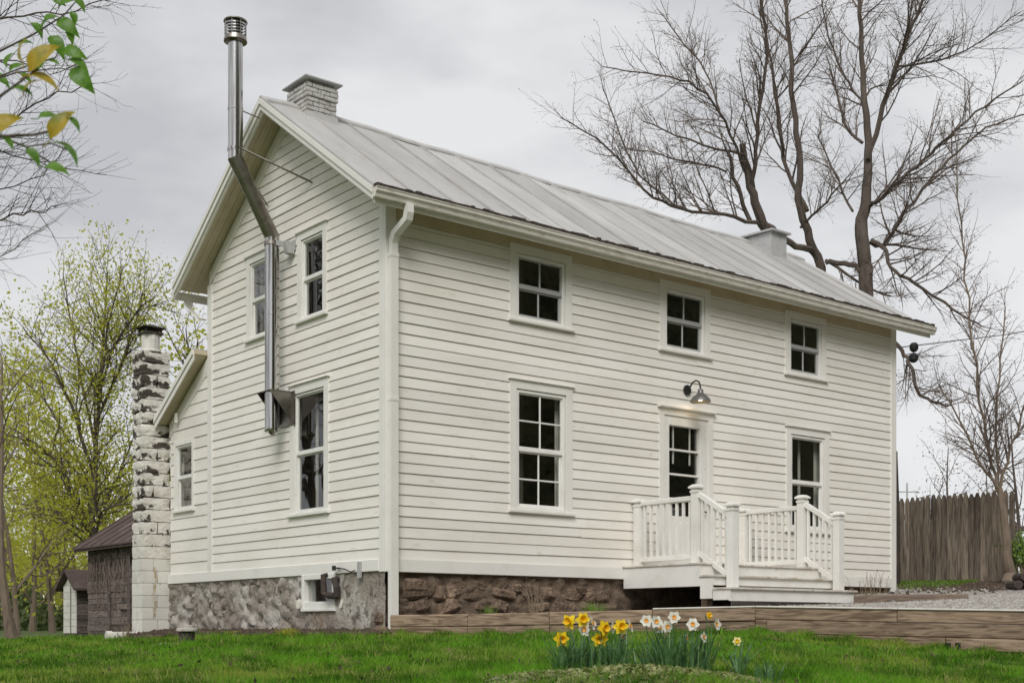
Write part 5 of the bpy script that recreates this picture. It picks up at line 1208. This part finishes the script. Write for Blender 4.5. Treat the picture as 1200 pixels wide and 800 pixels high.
chips('gravel_stones', X, Y, terr_z(X, Y)-.006, nr.uniform(.018, .055, len(X)), 'stonechip', 'loose pale gravel covering the yard beside the house', 'gravel')
n = 2600; X = nr.uniform(.2, 4.5, n); Y = -nr.random(n)*1.1*np.clip(X/1.2, .3, 1.2)-.05; chips('soil_litter', X, Y, terr_z(X, Y)-.004, nr.uniform(.02, .06, n), 'litter', 'brown soil and litter on the terrace under the front wall', 'soil')
# brown leaf litter strip under the fence
n = 3500; a = nr.random(n); c = f0[None]+(f1-f0)[None]*a[:, None]*1.2; off = nr.exponential(.5, n)
X = c[:, 0]-nd[0]*off; Y = c[:, 1]-nd[1]*off; chips('fence_litter', X, Y, terr_z(X, Y)-.004, nr.uniform(.04, .10, n), 'litter', 'brown dead leaves heaped along the fence foot', 'leaf litter')

# ------------------------------------------------------------------ DAFFODIL BED
FD = 8.0
def gnd(x, d): 
    p = CAM+d*(V+(x-CX)/FPX*RT); p[2] = float(lawn_z(np.array([p[0]]), np.array([p[1]]))[0]); return p
def petal_mesh(l, wv, m, pts=False):
    vs_ = []; n = 5
    for i in range(n):
        t = i/(n-1); ww = wv*.5*(math.sin(math.pi*(t*.80+.20))**.8 if t < 1 else .02)
        zz = .10*l*math.sin(t*2.2)
        vs_ += [(t*l, -ww, zz+.04*l), (t*l, 0, zz), (t*l, ww, zz+.04*l)]
    return MB().add(vs_, [(i*3+j, i*3+j+1, i*3+j+4, i*3+j+3) for i in range(n-1) for j in (0, 1)]).mesh('petal', m, True)
PM = {k: petal_mesh(*v) for k, v in dict(y=(.042, .030, 'daff'), w=(.034, .030, 'narc'), c=(.032, .026, 'cream'), o=(.030, .026, 'corona')).items()}
def cor_mesh(r, l, m): 
    return MB().lathe([(.2*r, 0), (.75*r, .1*l), (.85*r, .6*l), (1.15*r, l), (1.05*r, l*.97), (.7*r, .55*l), (.1*r, .15*l)], (0, 0, 0), 12, False).mesh('corona', m, True)
CM = dict(y=cor_mesh(.016, .030, 'corona'), w=cor_mesh(.010, .008, 'eye'), c=cor_mesh(.011, .015, 'daff'), o=cor_mesh(.012, .014, 'corona'))
rr = random.Random(14)
def daffodil(x, y, kind, yaw, pitch, label, group, d=FD, scale=1.28):
    d = d+rr.uniform(-.10, .10); h = at(x, y, d); bx_ = x+rr.uniform(-8, 8)-(yaw*8); g = gnd(bx_, d+rr.uniform(-.05, .05))
    root = thing('daffodil', label, 'flower', tuple(g), group)
    fwd = -V*math.cos(yaw)+RT*math.sin(yaw); fwd = fwd*math.cos(pitch)+UP*math.sin(pitch)
    back = h-fwd*.025
    MB().tube([g-UP*.02, g*.5+back*.5+UP*.02, g*.12+back*.88+UP*.012, back+UP*.006-fwd*.012, h-fwd*.004], [.0045, .004, .0035, .004, .006], 6).build('stem', 'strap', root, smooth=True)
    q = Vector(fwd).to_track_quat('Z', 'Y')
    n = 6
    for k in range(n):
        o = link('petal', PM[kind], root, tuple(h)); o.rotation_mode = 'QUATERNION'
        from mathutils import Quaternion
        o.rotation_quaternion = q@Quaternion((0, 0, 1), k*math.pi/3+rr.uniform(-.12, .12))@Quaternion((0, 1, 0), rr.uniform(-.25, .12)+(.10 if k % 2 else -.05)); s = scale*rr.uniform(.92, 1.08); o.scale = (s, s, s)
    o = link('corona', CM[kind], root, tuple(h)); o.rotation_mode = 'QUATERNION'; o.rotation_quaternion = q; o.scale = (scale,)*3
GY, GW = 'yellow trumpet daffodils in the bed', 'white narcissi in the bed'
LY = 'yellow trumpet daffodil standing in the clump on the lawn'; LW = 'white narcissus in the clump beside the yellow daffodils'; LE = 'white narcissus with an orange eye in front of the timber wall'
for x, y, yaw, pit, lb in ((658,748,.15,-.1,'lowest yellow trumpet daffodil, standing apart at the edge of its clump'),(667.5,728,-.5,.1,'yellow trumpet daffodil turned aside next to the tallest yellow one'),(683,726,.1,.15,'tallest yellow trumpet daffodil, just above a white narcissus'),(707.5,736,.5,.1,'yellow trumpet daffodil overlapping another yellow bloom below it'),(703,748,-.1,-.2,'yellow trumpet daffodil overlapped from above by another yellow bloom'),(727.5,734,.2,.1,'yellow trumpet daffodil set between side-on white narcissi')): daffodil(x, y, 'y', yaw, pit, lb, GY)
for x, y, yaw, pit, lb in ((686,737,-.8,.0,'white narcissus just below the tallest yellow daffodil'),(694,730,1.2,.3,'small side-on white narcissus beside the tallest yellow daffodil'),(717.5,735,1.3,.1,'side-on white narcissus between two yellow daffodils'),(738,733,1.2,.2,'white narcissus on the outer side of the last yellow daffodil'),(730,745,.9,-.2,'drooping white narcissus right below a yellow daffodil')): daffodil(x, y, 'w', yaw, pit, lb, GW, scale=1.45)
for x, y, yaw, pit, lb in ((757.5,727,-.2,.1,'orange-eyed white narcissus nearest the yellow daffodils'),(769,728,.2,.1,'upper bloom of a tight trio of orange-eyed white narcissi'),(772.5,735,0,.0,'lowest bloom of a tight trio of orange-eyed white narcissi'),(782,734,.1,.1,'trio bloom of orange-eyed white narcissus nearest the tallest white one'),(790,723,.0,.15,'tallest orange-eyed white narcissus, facing outward'),(812,731,-.2,.1,'orange-eyed white narcissus alone between the tallest white one and the orange daffodil'),(839,731,.9,.1,'side-on white narcissus next to the orange daffodil'),(804,747,1.2,0,'low side-on narcissus among leaves, nearer the tight trio'),(824,746,1.1,.2,'low half-turned narcissus among leaves below the orange daffodil'),(780,742,1.4,-.3,'drooping narcissus bloom beneath the tight trio')): daffodil(x, y, 'w', yaw, pit, lb, 'orange-eyed white narcissi in the bed', scale=1.25)
daffodil(831, 721, 'o', .5, .2, 'single orange daffodil leaning out beside the white narcissi', None, scale=.9)
daffodil(864, 751, 'c', -.2, .1, 'single pale yellow daffodil standing apart in the grass', None, scale=1.0)
def leaf_clump(x, d, n, hpx, spread, label, cat='plant', name='daffodil_leaf_clump', m='strap', group=None, width=.015, arch=.55):
    g = gnd(x, d); root = thing(name, label, cat, tuple(g), group); mb = MB()
    for k in range(n):
        a = rr.uniform(0, 6.28); b = g+np.array([math.cos(a), math.sin(a), 0])*rr.uniform(0, spread*.45); H = hpx*d/FPX*rr.uniform(.6, 1.1); out_ = np.array([math.cos(a), math.sin(a), 0])
        side = np.cross(out_, UP); tw = rr.uniform(-.6, .6); side = side*math.cos(tw)+out_*math.sin(tw); vs_ = []; st_ = 6; l = rr.uniform(.08, arch)*H; w0 = width*rr.uniform(.75, 1.2)
        droop = rr.random() < .18
        for i in range(st_):
            t = i/(st_-1); c = b+UP*(H*(t if not droop else t-.35*max(0, t-.6)**1.0*2))+out_*l*t*t*(1.8 if droop else 1); ww = w0*.5*(1-t**3*.85)
            vs_ += [c-side*ww, c+out_*ww*.3, c+side*ww]
        vs_[0] = vs_[0]-UP*.01; mb.add(vs_, [(i*3+j, i*3+j+1, i*3+j+4, i*3+j+3) for i in range(st_-1) for j in (0, 1)])
    mb.build('leaves', m, root, smooth=True); return root
GL = 'daffodil leaf clumps in the bed'; LL = 'clump of blue-green strap leaves at the feet of the daffodils'
for x, d, n, hp, sp_ in ((660,7.9,46,50,.16),(676,8.05,44,48,.16),(692,8.1,34,46,.15),(716,8.0,52,52,.18),(730,7.95,34,46,.16),(762,8.1,30,44,.15),(786,7.95,56,56,.18),(806,8.0,50,54,.18),(824,8.05,36,50,.16)): leaf_clump(x, d, n, hp, sp_, LL, group=GL)
leaf_clump(748, 7.7, 12, 34, .08, 'small tuft of strap leaves low in front of the narcissi')
leaf_clump(865, 8.0, 26, 44, .14, 'strap leaves spreading round the single pale daffodil', arch=.9)
leaf_clump(900, 7.6, 40, 30, .2, 'tall tuft of coarse grass beside the flower bed')
# ground cover
n = 12000; u = np.sqrt(nr.random(n)); a = nr.uniform(0, 6.28, n); px = 745+180*u*np.cos(a); d = 7.4+.75*u*np.sin(a)
P = np.array([CAM+dd*(V+(x-CX)/FPX*RT) for x, dd in zip(px, d)]); zz = lawn_z(P[:, 0], P[:, 1]); tp = np.stack([P[:, 0], P[:, 1], zz+.005+nr.random(n)*.085*(1.02-u**2)*(1+.12*np.sin(px*.043+1)+.08*np.sin(d*9))], 1)
gc = link('ground_cover', leafmesh('ground_cover', tp, .045, 'cover', nr)); tag(gc, 'low leafy ground cover mound round the daffodils', 'ground cover', None, 'stuff')
def flat_stone(px, d, sx, sy, sz, seed, label):
    g = gnd(px, d); me = stone_mesh(seed).mesh('edging_stone', 'gravel'); o = link('edging_stone', me, None, (g[0], g[1], g[2]-sz*.1)); o.scale = (sx, sy, sz); o.rotation_euler = (0, .05, seed); tag(o, label, 'stone')
flat_stone(602, 7.35, .34, .22, .10, 40, 'flat grey edging stone at the near end of the flower bed'); flat_stone(868, 7.3, .30, .2, .09, 41, 'flat tan edging stone below the pale daffodil')
# ------------------------------------------------------------------ PLANTS BY THE HOUSE
def tuft(px, py, d, n, H, spread, m, name, label, cat='plant', group=None, width=.012, zf=None, stems=False):
    g = CAM+d*(V+(px-CX)/FPX*RT); g[2] = zf(g[0], g[1]); root = thing(name, label, cat, tuple(g), group); mb = MB()
    for k in range(n):
        a = rr.uniform(0, 6.28); b = g+np.array([math.cos(a), math.sin(a), 0])*rr.uniform(0, spread)-UP*.02; o_ = np.array([math.cos(a), math.sin(a), 0]); hh = H*rr.uniform(.55, 1.1)
        if stems:
            p = b.copy(); pts = [p.copy()]
            for s in range(4): p = p+UP*hh/4+o_*hh*rr.uniform(-.03, .14)+nr.normal(0, .012, 3); pts.append(p.copy())
            mb.tube(pts, np.linspace(.006, .002, 5), 4, False)
            for s in range(2): q = pts[2+s]; mb.tube([q, q+UP*hh*.2+nr.normal(0, .04, 3)], [.003, .0015], 3, False)
        else:
            sd_ = np.cross(o_, UP); vs_ = []
            for i in range(4):
                t = i/3; c = b+UP*hh*t+o_*hh*.35*t*t; w_ = width*(1-t*.85)*.5; vs_ += [c-sd_*w_, c+sd_*w_]
            mb.add(vs_, [(i*2, i*2+1, i*2+3, i*2+2) for i in range(3)])
    mb.build('foliage' if not stems else 'stems', m, root); return root
tz = lambda x, y: float(terr_z(x, y)[0]); lz_ = lambda x, y: float(lawn_z(np.array([x]), np.array([y]))[0])
tuft(573, 715, 18.0, 60, .17, .13, 'shoot', 'lily_shoots', 'small tuft of bright lily shoots by the foundation, nearer the downspout', zf=tz)
tuft(696, 715, 18.6, 130, .20, .24, 'shoot', 'lily_shoots', 'broad tuft of bright lily shoots by the foundation, nearer the porch', zf=tz)
tuft(626, 715, 18.6, 22, .52, .10, 'dry', 'dry_shrub', 'dry twiggy shrub between the two tufts of lily shoots', 'shrub', zf=tz, stems=True)
tuft(372, 742, 19.0, 14, .38, .09, 'dry', 'dry_weed', 'dry weed stalks under the basement window', zf=lz_, stems=True)
tuft(337, 744, 18.9, 150, .16, .17, 'leaf2', 'low_shrub', 'low dark green shrub near the basement window', 'shrub', zf=lz_, width=.035)
tuft(275, 745, 20.6, 110, .12, .18, 'leaf2', 'low_shrub', 'low dark green shrub nearer the block chimney', 'shrub', zf=lz_, width=.035)
tuft(1020, 692, 23.4, 20, .50, .32, 'dry', 'lavender', 'dry upright lavender stalks at the house end', zf=tz, stems=True)
tuft(1022, 694, 23.3, 40, .12, .3, 'shoot', 'lavender_leaves', 'low green growth under the dry lavender stalks', zf=tz)
tuft(148, 742, 22.6, 60, .34, .2, 'dry', 'dry_bush', 'dry brown grass clump at the foot of the block chimney', 'bush', zf=lz_)
p = CAM+25.9*(V+(1199-CX)/FPX*RT); p[2] = tz(p[0], p[1]); gb_ = thing('green_bush', 'fresh green bush at the end of the stockade fence', 'bush', tuple(p))
mb = MB()
for k in range(9): mb.tube([p-UP*.02, p+UP*.35+nr.normal(0, .06, 3), p+UP*.75+nr.normal(0, .14, 3)], [.012, .009, .004], 4, False)
mb.build('stems', 'dry', gb_); link('crown', leafmesh('crown', p+UP*.62+nr.normal(0, 1, (900, 3))*np.array([.15, .15, .17]), .07, 'shoot', nr), gb_)['kind'] = 'stuff'
# terracotta/clay drain pipe and cleanout
p = gnd(140, 23.2); dp = thing('drain_pipe', 'white drain pipe end lying on the grass by the block chimney', 'pipe', tuple(p))
a = p+UP*.07; b = a+RT*.42+V*.3
MB().tube([a-RT*.22, b], .085, 14).build('pipe', 'clay', dp, smooth=True)
MB().tube([a-RT*.24, a-RT*.16+V*.05], .1, 14).build('bell', 'clay', dp, smooth=True)
p = gnd(219, 15.6); vt = thing('cleanout_pipe', 'short dark standpipe with a pale cap on the lawn', 'pipe', tuple(p))
MB().lathe([(.095, -.05), (.095, .17)], tuple(p), 18).build('pipe', 'pipedark', vt, smooth=False)
MB().lathe([(.13, .165), (.13, .19), (.12, .20), (.04, .21)], tuple(p), 18).build('cap', 'parge', vt)
MB().lathe([(.07, .205), (.07, .235), (.02, .24)], tuple(p+RT*.03), 12).build('cap_knob', 'parge', vt)
p = gnd(200, 15.5); o = link('flat_slab', stone_mesh(50).mesh('flat_slab', 'parge'), None, (p[0], p[1], p[2]+.01)); o.scale = (.32, .24, .06); tag(o, 'flat brown stone slab lying beside the standpipe', 'stone')
rr = random.Random(77)
for k, (px, d) in enumerate(((163, 21.2), (176, 20.9), (188, 20.6))):
    p = gnd(px, d); o = link('loose_stone', stones[k+6], None, (p[0], p[1], p[2]+.03)); o.scale = (.2, .16, .11); o.rotation_euler = (0, 0, k); tag(o, 'pale loose stone on the grass edge below the block chimney', 'stone', 'loose stones below the block chimney')
# ------------------------------------------------------------------ THINGS AT THE FENCE END
p = CAM+26.6*(V+(1199-CX)/FPX*RT); gz_ = tz(p[0], p[1]); rk = thing('wood_rack', 'dark wooden rack at the end of the stockade fence', 'rack', (p[0], p[1], gz_))
for s in (-.16, .22): q = p+RT*s; MB().box(q[0]-.04, q[0]+.04, q[1]-.04, q[1]+.04, gz_-.1, gz_+1.15).build('post', 'barn', rk)
for z in (.5, .72, 1.02): timber(p-RT*.2, p+RT*.5, gz_+z, gz_+z, .10, .05, 'rail', 'barn', rk)
p = at(1193, 684, 24.6); gz_ = tz(p[0], p[1]); lg = thing('log_pile', 'small heap of dark cut logs beside the forked tree', 'logs', (p[0], p[1], gz_))
for s, z, r in ((-.06, .08, .09), (.14, .09, .10), (.06, .23, .08)): 
    c = p+RT*s; c[2] = gz_+z; MB().tube([c-V*.2, c-V*.19, c+V*.25], [r*.8, r, r], 9).build('log', 'pipedark', lg)
# dark post at the house end, service cable with insulators, far utility pole
p = CAM+27.2*(V+(1049.5-CX)/FPX*RT); gz_ = tz(p[0], p[1]); dk = thing('gate_post', 'dark tapered wooden post just beyond the house end', 'post', (p[0], p[1], gz_))
MB().tube([(p[0],p[1],gz_-.2),(p[0],p[1],gz_+1.6),(p[0],p[1],gz_+2.8)], [.10,.085,.04], 8).build('shaft', 'pipedark', dk)
MB().tube([(p[0],p[1],gz_+2.8),(p[0],p[1],gz_+2.85)], [.05,.03], 8).build('tip', 'pipedark', dk)
a = np.array([HL+.02, 2.0, 5.9]); b = at(1071, 405, 28.2); c = at(1260, 378, 36); e = at(1500, 300, 48)
cb = thing('service_cable', 'black service cable with two insulators off the house end', 'cable', tuple(a))
pts = [a, a*.5+b*.5-UP*.05, b, b*.5+c*.5-UP*.05, c, e]
MB().tube(pts, .012, 5).build('cable', 'black', cb)
q = at(1070.5, 419, 28.2)
for u_, s in ((b-UP*.03, .10), (q, .11)): MB().lathe([(.02, .10), (s*.6, .09), (s, .04), (s*.95, -.05), (s*.5, -.10), (.02, -.11)], tuple(u_), 10).build('insulator', 'black', cb, smooth=True)
MB().tube([b, q], .012, 5).build('hanger', 'black', cb)
p = CAM+95*(V+(1063-CX)/FPX*RT); up_ = thing('utility_pole', 'distant utility pole seen over the fence', 'pole', (p[0], p[1], 1.2))
MB().tube([(p[0],p[1],.5),(p[0],p[1],10.8)], [.10,.07], 6).build('pole', 'flash', up_)  # pale grey puts distance haze into the pole's colour
MB().tube([p+RT*-.8+UP*10.0, p+RT*.8+UP*10.0], .045, 5).build('crossarm', 'flash', up_)
print('objects', len(bpy.data.objects), 'tris', sum(len(m.polygons) for m in bpy.data.meshes))
